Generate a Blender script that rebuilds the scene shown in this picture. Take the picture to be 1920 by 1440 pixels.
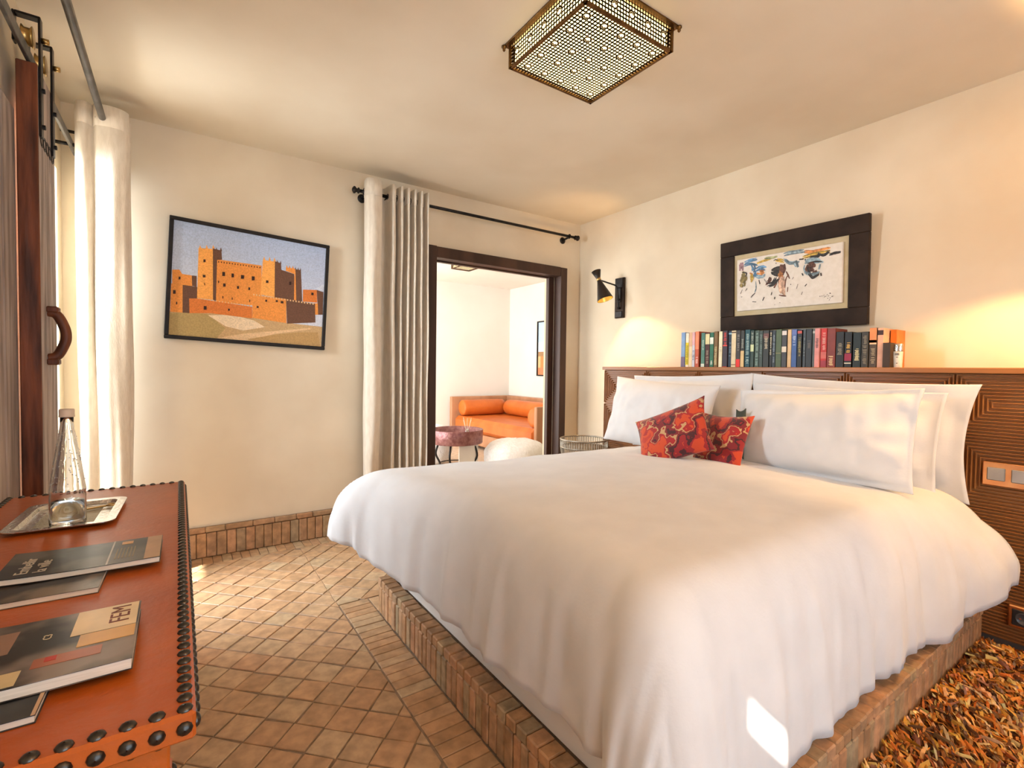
import bpy, bmesh, math, random
from mathutils import Vector, Matrix, noise
for _o in list(bpy.data.objects): bpy.data.objects.remove(_o)
S = bpy.context.scene
COL = S.collection
PI = math.pi
RND = random.Random(7)

# ------------------------------------------------------------------ camera
cam = bpy.data.cameras.new('camera'); cam.sensor_width = 36.0; cam.lens = 36*914.2/1920; cam.clip_start = .02
camo = bpy.data.objects.new('camera', cam); COL.objects.link(camo)
_r = Vector((.82578816, -.56382811, .01310641)); _u = Vector((.00540832, .03115486, .99949994)); _f = Vector((.56395449, .82530433, -.02877668))
CAM = Vector((-3.15245, -3.5, 1.169))
camo.matrix_world = Matrix(((_r.x, _u.x, -_f.x, CAM.x), (_r.y, _u.y, -_f.y, CAM.y), (_r.z, _u.z, -_f.z, CAM.z), (0, 0, 0, 1)))
S.camera = camo

# ------------------------------------------------------------------ world, sun, daylight, exposure
S.view_settings.view_transform = 'Standard'; S.view_settings.look = 'None'
S.view_settings.exposure = -0.2; S.view_settings.gamma = 1.0; S.view_settings.use_curve_mapping = False
W = bpy.data.worlds.new('sky'); S.world = W; W.use_nodes = True
W.node_tree.nodes['Background'].inputs[0].default_value = (.62, .80, 1.0, 1); W.node_tree.nodes['Background'].inputs[1].default_value = 3.0
def light(name, kind, loc, energy, color, **kw):
    l = bpy.data.lights.new(name, kind); l.energy = energy; l.color = color
    for k, v in kw.items(): setattr(l, k, v)
    o = bpy.data.objects.new(name, l); COL.objects.link(o); o.location = loc; return o
def aim(o, d): o.rotation_euler = Vector(d).to_track_quat('-Z', 'Y').to_euler()
sun = light('sun', 'SUN', (0, 0, 5), 26, (1, .95, .86), angle=.009); aim(sun, (.853*.766, .522*.766, -.643))
# daylight entering through the three real openings of the place
a = light('daylight_left', 'AREA', (-5.3, .10, .62), 82, (.84, .92, 1), shape='RECTANGLE', size=1.7, size_y=1.2); aim(a, (1, -.25, .22))
a = light('daylight_sky', 'AREA', (-4.55, -.40, 2.0), 240, (.80, .90, 1), shape='RECTANGLE', size=1.2, size_y=.8); aim(a, (1, -.1, -.75))
a = light('daylight_rear', 'AREA', (-2.3, -4.72, 1.25), 24, (.84, .92, 1), shape='RECTANGLE', size=2.2, size_y=2.1); aim(a, (0, 1, 0))
a = light('daylight_living', 'AREA', (-2.55, 1.9, 1.3), 100, (1, .98, .95), shape='RECTANGLE', size=2.4, size_y=2.2); aim(a, (1, 0, 0))

# ------------------------------------------------------------------ materials
def lin(c):
    return tuple((x/12.92 if x <= .04045 else ((x+.055)/1.055)**2.4) for x in c)
def hexc(h):
    return lin(tuple(int(h[i:i+2], 16)/255 for i in (0, 2, 4)))
MATS = {}
def pm(name, c, c2=None, scale=6, rough=.6, metal=0, bump=0, bscale=None, detail=4, rand=None, attr=None, stretch=None, spec=.4, emit=None, es=0, trans=0, ior=1.45, coat=0, sheen=0, low=.35, high=.65, alpha=1, sub=0):
    if name in MATS: return MATS[name]
    m = bpy.data.materials.new(name); m.use_nodes = True; nt = m.node_tree; N = nt.nodes; L = nt.links
    b = N['Principled BSDF']
    b.inputs['Roughness'].default_value = rough; b.inputs['Metallic'].default_value = metal
    b.inputs['Specular IOR Level'].default_value = spec; b.inputs['IOR'].default_value = ior
    b.inputs['Transmission Weight'].default_value = trans; b.inputs['Coat Weight'].default_value = coat
    b.inputs['Sheen Weight'].default_value = sheen
    b.inputs['Base Color'].default_value = (*c, 1)
    tc = N.new('ShaderNodeTexCoord'); mp = N.new('ShaderNodeMapping'); L.new(tc.outputs['Object'], mp.inputs[0])
    if stretch: mp.inputs['Scale'].default_value = stretch
    src = None
    if rand:
        oi = N.new('ShaderNodeObjectInfo'); cr = N.new('ShaderNodeValToRGB'); cr.color_ramp.interpolation = 'CONSTANT' if len(rand) > 6 else 'LINEAR'
        L.new(oi.outputs['Random'], cr.inputs[0]); el = cr.color_ramp.elements
        for i, k in enumerate(rand):
            p = i/(len(rand) if len(rand) > 6 else len(rand)-1)
            e = el[i] if i < 2 else el.new(p); e.position = p; e.color = (*k, 1)
        src = cr.outputs[0]
        va = N.new('ShaderNodeVectorMath'); va.operation = 'ADD'; L.new(tc.outputs['Object'], va.inputs[0]); L.new(oi.outputs['Location'], va.inputs[1]); L.new(va.outputs[0], mp.inputs[0])
    if attr:
        at = N.new('ShaderNodeAttribute'); at.attribute_name = attr; src = at.outputs['Color']
    if c2 is not None or src is not None:
        nz = N.new('ShaderNodeTexNoise'); nz.inputs['Scale'].default_value = scale; nz.inputs['Detail'].default_value = detail; L.new(mp.outputs[0], nz.inputs['Vector'])
        cr2 = N.new('ShaderNodeValToRGB'); L.new(nz.outputs[0], cr2.inputs[0]); cr2.color_ramp.elements[0].position = low; cr2.color_ramp.elements[1].position = high
        if src is None:
            cr2.color_ramp.elements[0].color = (*c, 1); cr2.color_ramp.elements[1].color = (*c2, 1); L.new(cr2.outputs[0], b.inputs['Base Color'])
        else:
            lo, hi = (c2 if c2 is not None else (.8, 1.1))
            cr2.color_ramp.elements[0].color = (lo, lo, lo, 1); cr2.color_ramp.elements[1].color = (hi, hi, hi, 1)
            mx = N.new('ShaderNodeMix'); mx.data_type = 'RGBA'; mx.blend_type = 'MULTIPLY'; mx.inputs[0].default_value = 1
            L.new(src, mx.inputs[6]); L.new(cr2.outputs[0], mx.inputs[7]); L.new(mx.outputs[2], b.inputs['Base Color'])
    if bump:
        n2 = N.new('ShaderNodeTexNoise'); n2.inputs['Scale'].default_value = bscale or scale; n2.inputs['Detail'].default_value = 5; L.new(mp.outputs[0], n2.inputs['Vector'])
        bp = N.new('ShaderNodeBump'); bp.inputs['Strength'].default_value = bump; bp.inputs['Distance'].default_value = .01; L.new(n2.outputs[0], bp.inputs['Height']); L.new(bp.outputs[0], b.inputs['Normal'])
    if emit: b.inputs['Emission Color'].default_value = (*emit, 1); b.inputs['Emission Strength'].default_value = es
    if sub: b.inputs['Subsurface Weight'].default_value = sub
    MATS[name] = m; return m
M_plaster = pm('plaster', (.68, .565, .405), (.77, .665, .50), scale=1.6, rough=.75, bump=.12, bscale=9, spec=.25)
M_ceil = pm('ceiling_plaster', (.70, .60, .45), (.78, .69, .54), scale=1.3, rough=.7, bump=.08, bscale=7, spec=.25)
M_livpl = pm('living_plaster', (.80, .74, .66), (.84, .79, .72), scale=1.2, rough=.8, bump=.05, bscale=9)
M_grout = pm('grout', (.20, .13, .08), (.30, .21, .14), scale=30, rough=.9, bump=.3)
M_tile = pm('tile_clay', (.5, .3, .2), (.78, 1.12), scale=22, rough=.48, bump=.2, bscale=18, spec=.4,
            rand=[hexc('c09870'), hexc('b88f68'), hexc('bd9a74'), hexc('ae8660'), hexc('bca07c'), hexc('bc906a')])
M_brick = pm('brick_clay', (.5, .3, .2), (.72, 1.15), scale=26, rough=.6, bump=.35, bscale=22,
             rand=[hexc('b98c62'), hexc('a5805c'), hexc('c0916a'), hexc('a08c6c'), hexc('b4825c'), hexc('ad9570')])
M_darkwood = pm('dark_wood', (.034, .016, .010), (.072, .034, .021), scale=7, stretch=(1, 1, .12), rough=.45, bump=.1, bscale=20)
M_walnut = pm('walnut_wood', (.28, .110, .034), (.36, .150, .048), scale=6, stretch=(1, .15, 1), rough=.33, bump=.04, bscale=30, spec=.5)
M_redwood = pm('red_timber', (.055, .016, .006), (.20, .055, .018), scale=9, stretch=(3, 3, .35), rough=.5, bump=.25, bscale=14)
M_greywood = pm('weathered_timber', (.22, .17, .145), (.44, .36, .31), scale=12, stretch=(2.5, 2.5, .22), rough=.8, bump=.4, bscale=18)
M_iron = pm('black_iron', (.018, .016, .015), (.035, .03, .028), scale=30, rough=.42, metal=.8)
M_rail = pm('grey_iron', (.10, .095, .09), (.17, .16, .15), scale=20, rough=.45, metal=.7)
M_brassold = pm('old_brass', (.42, .27, .09), (.55, .37, .14), scale=20, rough=.32, metal=1)
M_bronze = pm('bronze', (.11, .055, .018), (.19, .10, .036), scale=25, rough=.4, metal=1)
M_copper = pm('copper', (.72, .34, .16), (.82, .44, .22), scale=20, rough=.25, metal=1)
M_cream = pm('linen_curtain', (.68, .585, .455), (.75, .66, .53), scale=60, stretch=(1, 1, .25), rough=.9, bump=.15, bscale=180, sheen=.2)
M_white = pm('white_cotton', (.66, .65, .64), (.70, .69, .68), scale=9, rough=.85, bump=.05, bscale=120, sheen=.25, spec=.2)
M_basewhite = pm('white_plaster_base', (.74, .70, .64), (.80, .76, .70), scale=4, rough=.8, bump=.1)
M_leather = pm('orange_leather', (.36, .070, .008), (.48, .105, .012), scale=5, rough=.36, bump=.10, bscale=60, spec=.45)
M_stud = pm('dark_stud', (.045, .040, .036), (.09, .08, .07), scale=60, rough=.28, metal=.9)
M_silver = pm('silver_tray', (.58, .56, .52), (.72, .70, .66), scale=40, rough=.22, metal=1, bump=.2, bscale=90)
M_glass = pm('clear_glass', (.96, .98, .97), rough=.02, trans=1, ior=1.45, spec=.5)
M_water = pm('water', (.97, .98, .98), rough=0, trans=1, ior=1.33)
M_capgold = pm('pale_cap', (.55, .42, .30), (.62, .48, .36), scale=20, rough=.4)
M_paper = pm('paper_pages', (.66, .60, .50), (.74, .68, .58), scale=90, stretch=(.3, .3, 6), rough=.8)
M_pages = M_paper
M_black = pm('black_frame', (.010, .008, .007), (.018, .014, .012), scale=20, rough=.5, spec=.25)
M_frame2 = pm('brown_frame', (.018, .010, .006), (.036, .021, .013), scale=8, stretch=(1, .2, 1), rough=.6, spec=.2)
M_mat = pm('gold_mat', (.52, .42, .24), (.58, .48, .30), scale=20, rough=.7)
M_canvas = pm('canvas', (.70, .64, .55), (.76, .70, .62), scale=40, rough=.8, bump=.1, bscale=200)
M_print = pm('picture_print', (1, 1, 1), (.86, 1.10), scale=150, rough=.5, attr='Col', spec=.2)
M_paintst = pm('paint_stroke', (1, 1, 1), (.6, 1.3), scale=70, rough=.5, attr='Col', bump=.3, bscale=120)
M_strip = pm('leather_strip', (1, 1, 1), (.85, 1.15), scale=30, rough=.6, attr='Col')
M_sofa = pm('sofa_leather', (.55, .125, .018), (.66, .17, .03), scale=4, rough=.38, bump=.08, bscale=40)
M_sofawood = pm('sofa_wood', (.42, .20, .10), (.54, .28, .15), scale=6, stretch=(1, 1, .2), rough=.5)
M_fur = pm('white_wool', (.80, .76, .72), (.88, .85, .82), scale=30, rough=.95, bump=.8, bscale=60)
M_rug = pm('rug_backing', (.10, .05, .02), (.16, .08, .03), scale=30, rough=.9)
M_shademet = pm('shade_black', (.020, .014, .010), (.032, .022, .016), scale=12, rough=.38, metal=.2)
M_shadein = pm('shade_gold', (.85, .58, .12), (.9, .64, .16), scale=12, rough=.35, metal=.7)
M_bulb = pm('bulb_glow', (1, .8, .5), rough=.4, emit=(1, .78, .42), es=14)
M_lampdiff = pm('lamp_diffuser', (1, .85, .6), rough=.5, emit=(1, .79, .36), es=4.0)
M_lampliv = pm('living_lamp_diffuser', (1, .85, .6), rough=.5, emit=(1, .80, .42), es=2)
M_switch = pm('switch_silver', (.36, .36, .37), (.44, .44, .45), scale=9, rough=.22, metal=.6)
M_socket = pm('socket_black', (.02, .02, .022), (.03, .03, .032), scale=9, rough=.3)
M_terrace = pm('terrace_stone', (.62, .56, .47), (.70, .64, .55), scale=3, rough=.9)
M_wire = pm('wire_metal', (.34, .30, .24), (.44, .40, .33), scale=20, rough=.4, metal=.8)
def flat(name, c, rough=.6, v=.12, **k):
    return pm(name, tuple(x*(1-v) for x in c), tuple(min(1, x*(1+v)) for x in c), scale=18, rough=rough, **k)
def velvet():
    m = bpy.data.materials.new('ikat_velvet'); m.use_nodes = True; N = m.node_tree.nodes; L = m.node_tree.links; b = N['Principled BSDF']
    tc = N.new('ShaderNodeTexCoord'); n1 = N.new('ShaderNodeTexNoise'); n1.inputs['Scale'].default_value = 26; n1.inputs['Detail'].default_value = 3
    L.new(tc.outputs['Object'], n1.inputs['Vector'])
    mix = N.new('ShaderNodeMix'); mix.data_type = 'RGBA'; mix.inputs[0].default_value = .045; L.new(tc.outputs['Object'], mix.inputs[6]); L.new(n1.outputs['Color'], mix.inputs[7])
    n2 = N.new('ShaderNodeTexNoise'); n2.inputs['Scale'].default_value = 8.5; n2.inputs['Detail'].default_value = 2.2; L.new(mix.outputs[2], n2.inputs['Vector'])
    cr = N.new('ShaderNodeValToRGB'); cr.color_ramp.interpolation = 'CONSTANT'; L.new(n2.outputs[0], cr.inputs[0])
    cols = [(0, 'b02a10'), (.36, 'c4420e'), (.43, '9c1010'), (.475, 'b89060'), (.50, '780f14'), (.55, '40090e'), (.59, '8e1012'), (.65, 'bc3a0e')]
    el = cr.color_ramp.elements
    for i, (p, h) in enumerate(cols):
        e = el[i] if i < 2 else el.new(p); e.position = p; e.color = (*hexc(h), 1)
    L.new(cr.outputs[0], b.inputs['Base Color']); b.inputs['Roughness'].default_value = .8; b.inputs['Sheen Weight'].default_value = .3
    bp = N.new('ShaderNodeBump'); bp.inputs['Strength'].default_value = .25; bp.inputs['Distance'].default_value = .004; L.new(n1.outputs[0], bp.inputs['Height']); L.new(bp.outputs[0], b.inputs['Normal'])
    return m
M_velvet = velvet()

# ------------------------------------------------------------------ mesh helpers
class MB:
    def __init__(s): s.v = []; s.f = []; s.c = []; s.col = None
    def add(s, vs, fs):
        o = len(s.v); s.v += [tuple(x) for x in vs]; s.f += [tuple(i+o for i in f) for f in fs]
        s.c += [s.col]*len(fs); return s
    def box(s, x0, x1, y0, y1, z0, z1, ch=0):
        if x0 > x1: x0, x1 = x1, x0
        if y0 > y1: y0, y1 = y1, y0
        if z0 > z1: z0, z1 = z1, z0
        if ch <= 0:
            return s.add([(x, y, z) for x in (x0, x1) for y in (y0, y1) for z in (z0, z1)],
                         [(0, 1, 3, 2), (4, 6, 7, 5), (0, 4, 5, 1), (2, 3, 7, 6), (0, 2, 6, 4), (1, 5, 7, 3)])
        c = min(ch, (x1-x0)*.49, (y1-y0)*.49, (z1-z0)*.49); cx, cy, cz = (x0+x1)/2, (y0+y1)/2, (z0+z1)/2
        hx, hy, hz = (x1-x0)/2, (y1-y0)/2, (z1-z0)/2
        bm = bmesh.new(); pts = []
        for sx in (-1, 1):
            for sy in (-1, 1):
                for sz in (-1, 1):
                    pts += [(cx+sx*hx, cy+sy*(hy-c), cz+sz*(hz-c)), (cx+sx*(hx-c), cy+sy*hy, cz+sz*(hz-c)), (cx+sx*(hx-c), cy+sy*(hy-c), cz+sz*hz)]
        idx = lambda sx, sy, sz, k: (((sx > 0)*2+(sy > 0))*2+(sz > 0))*3+k
        F = []
        for k in range(3):
            for sg in (-1, 1):
                q = []
                for (p, r) in ((-1, -1), (1, -1), (1, 1), (-1, 1)):
                    t = [0, 0, 0]; t[k] = sg; t[(k+1) % 3] = p; t[(k+2) % 3] = r; q.append(idx(*t, k))
                F.append(q if sg > 0 else q[::-1])
        for k in range(3):           # edges running along axis k, between faces i and j
            i, j = (k+1) % 3, (k+2) % 3
            for p in (-1, 1):
                for r in (-1, 1):
                    t0 = [0, 0, 0]; t0[i] = p; t0[j] = r; t0[k] = -1; t1 = list(t0); t1[k] = 1
                    q = [idx(*t0, i), idx(*t0, j), idx(*t1, j), idx(*t1, i)]
                    F.append(q if p*r > 0 else q[::-1])
        for sx in (-1, 1):
            for sy in (-1, 1):
                for sz in (-1, 1):
                    q = [idx(sx, sy, sz, 0), idx(sx, sy, sz, 1), idx(sx, sy, sz, 2)]; F.append(q if sx*sy*sz > 0 else q[::-1])
        bm.free(); return s.add(pts, F)
    def tube(s, pts, r, n=10, cap=True):
        pts = [Vector(p) for p in pts]; vs = []; fs = []; m = len(pts)
        rr = r if isinstance(r, (list, tuple)) else [r]*m
        t0 = (pts[1]-pts[0]).normalized(); a = t0.orthogonal().normalized()
        for i, p in enumerate(pts):
            t = (pts[min(i+1, m-1)]-pts[max(i-1, 0)]).normalized(); a = (a-t*a.dot(t)).normalized(); b = t.cross(a)
            for k in range(n):
                th = 2*PI*k/n; vs.append(p+(a*math.cos(th)+b*math.sin(th))*rr[i])
        for i in range(m-1):
            for k in range(n): fs.append((i*n+k, i*n+(k+1) % n, (i+1)*n+(k+1) % n, (i+1)*n+k))
        if cap: fs += [tuple(range(n))[::-1], tuple(range((m-1)*n, m*n))]
        return s.add(vs, fs)
    def lathe(s, prof, n=24, loc=(0, 0, 0), M=None, close=True):
        vs = []; fs = []; m = len(prof)
        for r, z in prof:
            for k in range(n):
                th = 2*PI*k/n; p = Vector((r*math.cos(th), r*math.sin(th), z)); vs.append((M @ p if M else p)+Vector(loc))
        for i in range(m-1):
            for k in range(n): fs.append((i*n+k, i*n+(k+1) % n, (i+1)*n+(k+1) % n, (i+1)*n+k))
        if close: fs += [tuple(range(n))[::-1], tuple(range((m-1)*n, m*n))]
        return s.add(vs, fs)
    def poly(s, pts): return s.add(pts, [tuple(range(len(pts)))])
    def sphere(s, c, r, n=12, m=8, sc=(1, 1, 1)):
        pr = [(r*math.sin(PI*(i+.02)/(m+.04)), -r*math.cos(PI*(i+.02)/(m+.04))) for i in range(m+1)]
        o = len(s.v); s.lathe(pr, n)
        s.v[o:] = [(x*sc[0]+c[0], y*sc[1]+c[1], z*sc[2]+c[2]) for x, y, z in s.v[o:]]; return s
    def xf(s, M): s.v = [tuple(M @ Vector(p)) for p in s.v]; return s
    def mesh(s, name, mat, smooth=False):
        me = bpy.data.meshes.new(name); me.from_pydata(s.v, [], s.f); me.materials.append(mat); me.update()
        if smooth: me.polygons.foreach_set('use_smooth', [True]*len(me.polygons))
        if any(c is not None for c in s.c):
            at = me.color_attributes.new('Col', 'FLOAT_COLOR', 'CORNER'); k = 0
            for p, c in zip(me.polygons, s.c):
                for _ in range(p.loop_total): at.data[k].color = (*(c or (1, 1, 1)), 1); k += 1
        return me
    def build(s, name, mat, parent=None, smooth=False, **kw):
        return link(name, s.mesh(name, mat, smooth), parent, **kw)
def link(name, me, parent=None, label=None, cat=None, group=None, kind=None, loc=None, rot=None):
    o = bpy.data.objects.new(name, me); COL.objects.link(o)
    if parent: o.parent = parent
    if loc is not None: o.location = loc
    if rot is not None: o.rotation_euler = rot
    tag(o, label, cat, group, kind); return o
def tag(o, label=None, cat=None, group=None, kind=None):
    if label: o['label'] = label
    if cat: o['category'] = cat
    if group: o['group'] = group
    if kind: o['kind'] = kind
    return o
def thing(name, label, cat, loc=(0, 0, 0), rot=(0, 0, 0), group=None):
    return link(name, None, None, label, cat, group, loc=loc, rot=rot)
def bevel(o, w=.004, seg=2):
    m = o.modifiers.new('bevel', 'BEVEL'); m.width = w; m.segments = seg; m.limit_method = 'ANGLE'; return o
def solid(o, t=.003):
    m = o.modifiers.new('solid', 'SOLIDIFY'); m.thickness = t; m.offset = 0; return o
def nz(x, y=0, z=0): return noise.noise(Vector((x, y, z)))
def spline(pts, k=6):
    P = [Vector(p) for p in pts]; out = []
    for i in range(len(P)-1):
        a, b, c, d = P[max(i-1, 0)], P[i], P[i+1], P[min(i+2, len(P)-1)]
        for j in range(k):
            t = j/k; out.append(.5*((2*b)+(c-a)*t+(2*a-5*b+4*c-d)*t*t+(3*b-3*c+d-a)*t**3))
    out.append(P[-1]); return out

# ------------------------------------------------------------------ structure: bedroom
H = 2.55
def wall(name, boxes, mat=M_plaster):
    b = MB()
    for q in boxes: b.box(*q)
    return b.build(name, mat, kind='structure')
wall('wall_back', [(-3.9, -1.505, 0, .2, 0, 2.75), (-.26, 1.76, 0, .2, 0, 2.75), (-1.505, -.26, 0, .2, 2.075, 2.75)])
wall('wall_right', [(0, .2, -4.95, -.001, 0, 2.75)])
wall('wall_left', [(-3.86, -3.66, -.12, -.001, 0, 2.75), (-3.86, -3.66, -.86, -.12, 2.16, 2.75), (-3.86, -3.66, -3.88, -.86, 0, 2.75),
                   (-3.86, -3.66, -4.10, -3.88, 0, 1.91), (-3.86, -3.66, -4.10, -3.88, 2.18, 2.75), (-3.86, -3.66, -4.95, -4.10, 0, 2.75)])  # small high opening added to let a sun patch onto the bed
wall('wall_front', [(-3.66, -3.45, -4.9, -4.75, 0, 2.75), (-1.15, 0, -4.9, -4.75, 0, 2.75), (-3.45, -1.15, -4.9, -4.75, 2.35, 2.75)])
MB().box(-3.66, 0, -4.75, 0, H, 2.75).build('ceiling', M_ceil, kind='structure')
floor = MB().box(-3.9, 1.76, -4.95, .1, -.06, -.004).build('floor', M_grout, kind='structure')
MB().box(-9, -3.9, -9, 6, -.10, -.03).build('terrace_ground', M_terrace, kind='structure')
MB().box(-5.59, -3.87, -2.9, 2, 2.5, 2.6).build('added_sun_blocker', M_darkwood, kind='structure')  # unseen slab added to block high sun at the left opening
MB().box(-8, .4, -8, -4.96, 2.5, 2.6).build('added_rear_blocker', M_darkwood, kind='structure')  # unseen slab added to keep sun out of the rear opening

# floor tiles: diagonal squares of clay, straight borders along the plinth and the back wall
tiles = []
def clipconvex(P, inside, cut):
    out = []
    for i in range(len(P)):
        a, b = P[i], P[(i+1) % len(P)]
        ia, ib = inside(a), inside(b)
        if ia: out.append(a)
        if ia != ib: out.append(cut(a, b))
    return out
def clip_rect(P, x0, x1, y0, y1):
    for ax, val, sg in ((0, x0, 1), (0, x1, -1), (1, y0, 1), (1, y1, -1)):
        P = clipconvex(P, lambda p: (p[ax]-val)*sg >= 0, lambda a, b: tuple(a[k]+(b[k]-a[k])*((val-a[ax])/(b[ax]-a[ax])) for k in (0, 1)))
        if len(P) < 3: return []
    return P
def tile_mesh(P, z, h=.006):
    n = len(P); cx = sum(p[0] for p in P)/n; cy = sum(p[1] for p in P)/n
    Q = []
    for p in P:
        d = Vector((p[0]-cx, p[1]-cy)); l = max(d.length, 1e-5); k = max(0, (l-.0030)/l); Q.append((cx+d.x*k, cy+d.y*k))
    b = MB(); top = []
    for p in Q:
        k = .955; top.append((p[0]-cx)*k); top.append((p[1]-cy)*k)
    jit = [RND.uniform(-.0009, .0009) for _ in Q]
    vs = [(p[0]-cx, p[1]-cy, -h) for p in Q]+[(p[0]-cx, p[1]-cy, -.0018+jit[i]) for i, p in enumerate(Q)]+[(top[2*i], top[2*i+1], jit[i]) for i in range(n)]
    fs = [tuple(range(2*n, 3*n))]
    for i in range(n):
        j = (i+1) % n; fs += [(i, j, n+j, n+i), (n+i, n+j, 2*n+j, 2*n+i)]
    return (cx, cy, z), vs, fs
DG = .150; ox, oy = -2.996, -1.733
for i in range(-40, 60):
    for j in range(-40, 60):
        cx = ox+(i+j)*DG/2; cy = oy+(i-j)*DG/2+.0
        h = DG/2*.985
        w = [RND.uniform(-.003, .003) for _ in range(8)]
        P = [(cx-h+w[0], cy+w[1]), (cx+w[2], cy-h+w[3]), (cx+h+w[4], cy+w[5]), (cx+w[6], cy+h+w[7])]
        for R in ((-3.66, -2.512, -4.7, -.152), (-2.512, -.02, -1.07, -.152)):
            q = clip_rect(P, *R)
            if len(q) >= 3 and abs(sum(q[k][0]*q[(k+1) % len(q)][1]-q[(k+1) % len(q)][0]*q[k][1] for k in range(len(q))))/2 > .0009: tiles.append(q)
y = -1.075
while y > -3.1:          # border strip along the foot of the plinth
    w = RND.uniform(.048, .056); tiles.append([(-2.508, y-w+.002), (-2.366, y-w+.002), (-2.366, y), (-2.508, y)]); y -= w
x = -3.655
while x < -.1:           # border strip along the back wall
    w = RND.uniform(.047, .055); tiles.append([(x, -.148), (x+w-.002, -.148), (x+w-.002, -.006), (x, -.006)]); x += w
x = -2.362
while x < -.28:          # border strip along the far side of the plinth
    w = RND.uniform(.048, .056); tiles.append([(x, -1.226), (x+w-.002, -1.226), (x+w-.002, -1.076), (x, -1.076)]); x += w
for i in range(-30, 40):
    for j in range(-30, 40):
        cx = ox+(i+j)*DG/2; cy = oy+(i-j)*DG/2; h = DG/2*.985
        q = clip_rect([(cx-h, cy), (cx, cy-h), (cx+h, cy), (cx, cy+h)], -2.512, -.25, -4.7, -3.08)
        if len(q) >= 3: tiles.append(q)
def vis_score(q):
    cx = sum(p[0] for p in q)/len(q); cy = sum(p[1] for p in q)/len(q)
    d = Vector((cx, cy, 0))-CAM; z = d.dot(_f)
    if z < .3: return 0
    px = 960+914.2*d.dot(_r)/z; py = 720-914.2*d.dot(_u)/z
    if not (300 < px < 1010 and 980 < py < 1500): return 0
    if cx > -2.30 and cy < -.95: return 0
    if cx < -3.2 and cy < -1.2: return 0
    ar = abs(sum(q[k][0]*q[(k+1) % len(q)][1]-q[(k+1) % len(q)][0]*q[k][1] for k in range(len(q))))/2
    return ar/z**3
tiles.sort(key=vis_score, reverse=True)
rest = MB()
for k, q in enumerate(tiles):
    c, vs, fs = tile_mesh(q, RND.uniform(-.001, .001))
    if k < 300 and vis_score(q) > 0:
        b = MB(); b.add(vs, fs); b.build('tile', M_tile, floor, loc=c, rot=(RND.uniform(-.006, .006), RND.uniform(-.006, .006), 0))
    else:
        rest.add([(v[0]+c[0], v[1]+c[1], v[2]+c[2]) for v in vs], fs)
rest.build('tile_field', M_tile, floor, kind='stuff')

# baseboard of upright clay bricks on the back wall
bb = MB().box(-3.66, -1.58, -.012, .0, 0, .185).build('baseboard_back', M_grout, kind='structure')
x = -3.655
while x < -1.62:
    w = RND.uniform(.046, .056)
    b = MB().box(-w/2+.0015, w/2-.0015, -.011, .011, -.073, .073, .004); b.build('brick', M_brick, bb, loc=(x+w/2, -.018+RND.uniform(-.002, .002), .076)); x += w
x = -3.655
while x < -1.62:
    w = RND.uniform(.10, .16); w = min(w, -1.59-x)
    MB().box(-w/2+.001, w/2-.001, -.011, .011, -.016, .016, .005).build('coping_tile', M_brick, bb, loc=(x+w/2, -.017+RND.uniform(-.002, .002), .169)); x += w

# door frame in the back wall
d1 = thing('door_1', None, None); d1['kind'] = 'structure'
def part_box(name, mat, parent, *q, ch=.003, **k): return MB().box(*q, ch).build(name, mat, parent, **k)
part_box('jamb', M_darkwood, d1, -1.578, -1.505, -.045, .06, 0, 2.118)
part_box('jamb', M_darkwood, d1, -.262, -.188, -.045, .055, 0, 2.112)
part_box('lintel', M_darkwood, d1, -1.505, -.262, -.04, .06, 2.032, 2.115)
part_box('inner_jamb', M_darkwood, d1, -.322, -.262, .057, .10, 0, 2.035)
part_box('inner_lintel', M_darkwood, d1, -1.505, -.322, .062, .10, 2.022, 2.074)
part_box('inner_jamb', M_darkwood, d1, -1.515, -1.503, .06, .10, 0, 2.02)

# ------------------------------------------------------------------ structure: living room beyond the door
wall('wall_living_back', [(-2.9, 1.76, 3.49, 3.69, 0, 2.75)], M_livpl)
wall('wall_living_right', [(1.56, 1.76, .2, 3.49, 0, 2.75)], M_livpl)
wall('wall_living_left', [(-2.9, -2.7, .2, .6, 0, 2.75), (-2.9, -2.7, 3.2, 3.49, 0, 2.75), (-2.9, -2.7, .6, 3.2, 2.4, 2.75)], M_livpl)
MB().box(-2.7, 1.56, .2, 3.49, H, 2.75).build('ceiling_living', M_livpl, kind='structure')
MB().box(-2.9, 1.76, .1, 3.69, -.06, 0).build('floor_living', flat('living_floor', (.58, .45, .33)), kind='structure')

# ------------------------------------------------------------------ bed platform, mattress, duvet
bp = thing('bed_platform', 'low bed platform edged with upright clay bricks under the white duvet', 'bed base', (-1.2, -2.07, 0))
BX, BY = -1.2, -2.07
def bpart(name, mat, x0, x1, y0, y1, z0, z1, ch=0, **k): return MB().box(x0-BX, x1-BX, y0-BY, y1-BY, z0, z1, ch).build(name, mat, bp, **k)
bpart('core', M_grout, -2.35, -.24, -2.915, -1.235, 0, .150)
bpart('white_base', M_basewhite, -2.30, -.24, -2.87, -1.28, .15, .36, .012)
def brick(x, y, z, sx, sy, sz, name='brick'):
    MB().box(-sx/2, sx/2, -sy/2, sy/2, -sz/2, sz/2, .004).build(name, M_brick, bp, loc=(x-BX, y-BY, z), rot=(0, 0, RND.uniform(-.01, .01)))
y = -1.235
while y > -2.90:
    w = min(RND.uniform(.036, .046), y+2.915+.02)
    brick(-2.356+RND.uniform(-.002, .002), y-w/2, .064, .024, w-.003, .124); y -= w
y = -1.225
while y > -2.90:
    w = RND.uniform(.046, .056); brick(-2.338+RND.uniform(-.002, .002), y-w/2, .146, .062, w-.003, .036, 'coping_tile'); y -= w
x = -2.36
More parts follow.
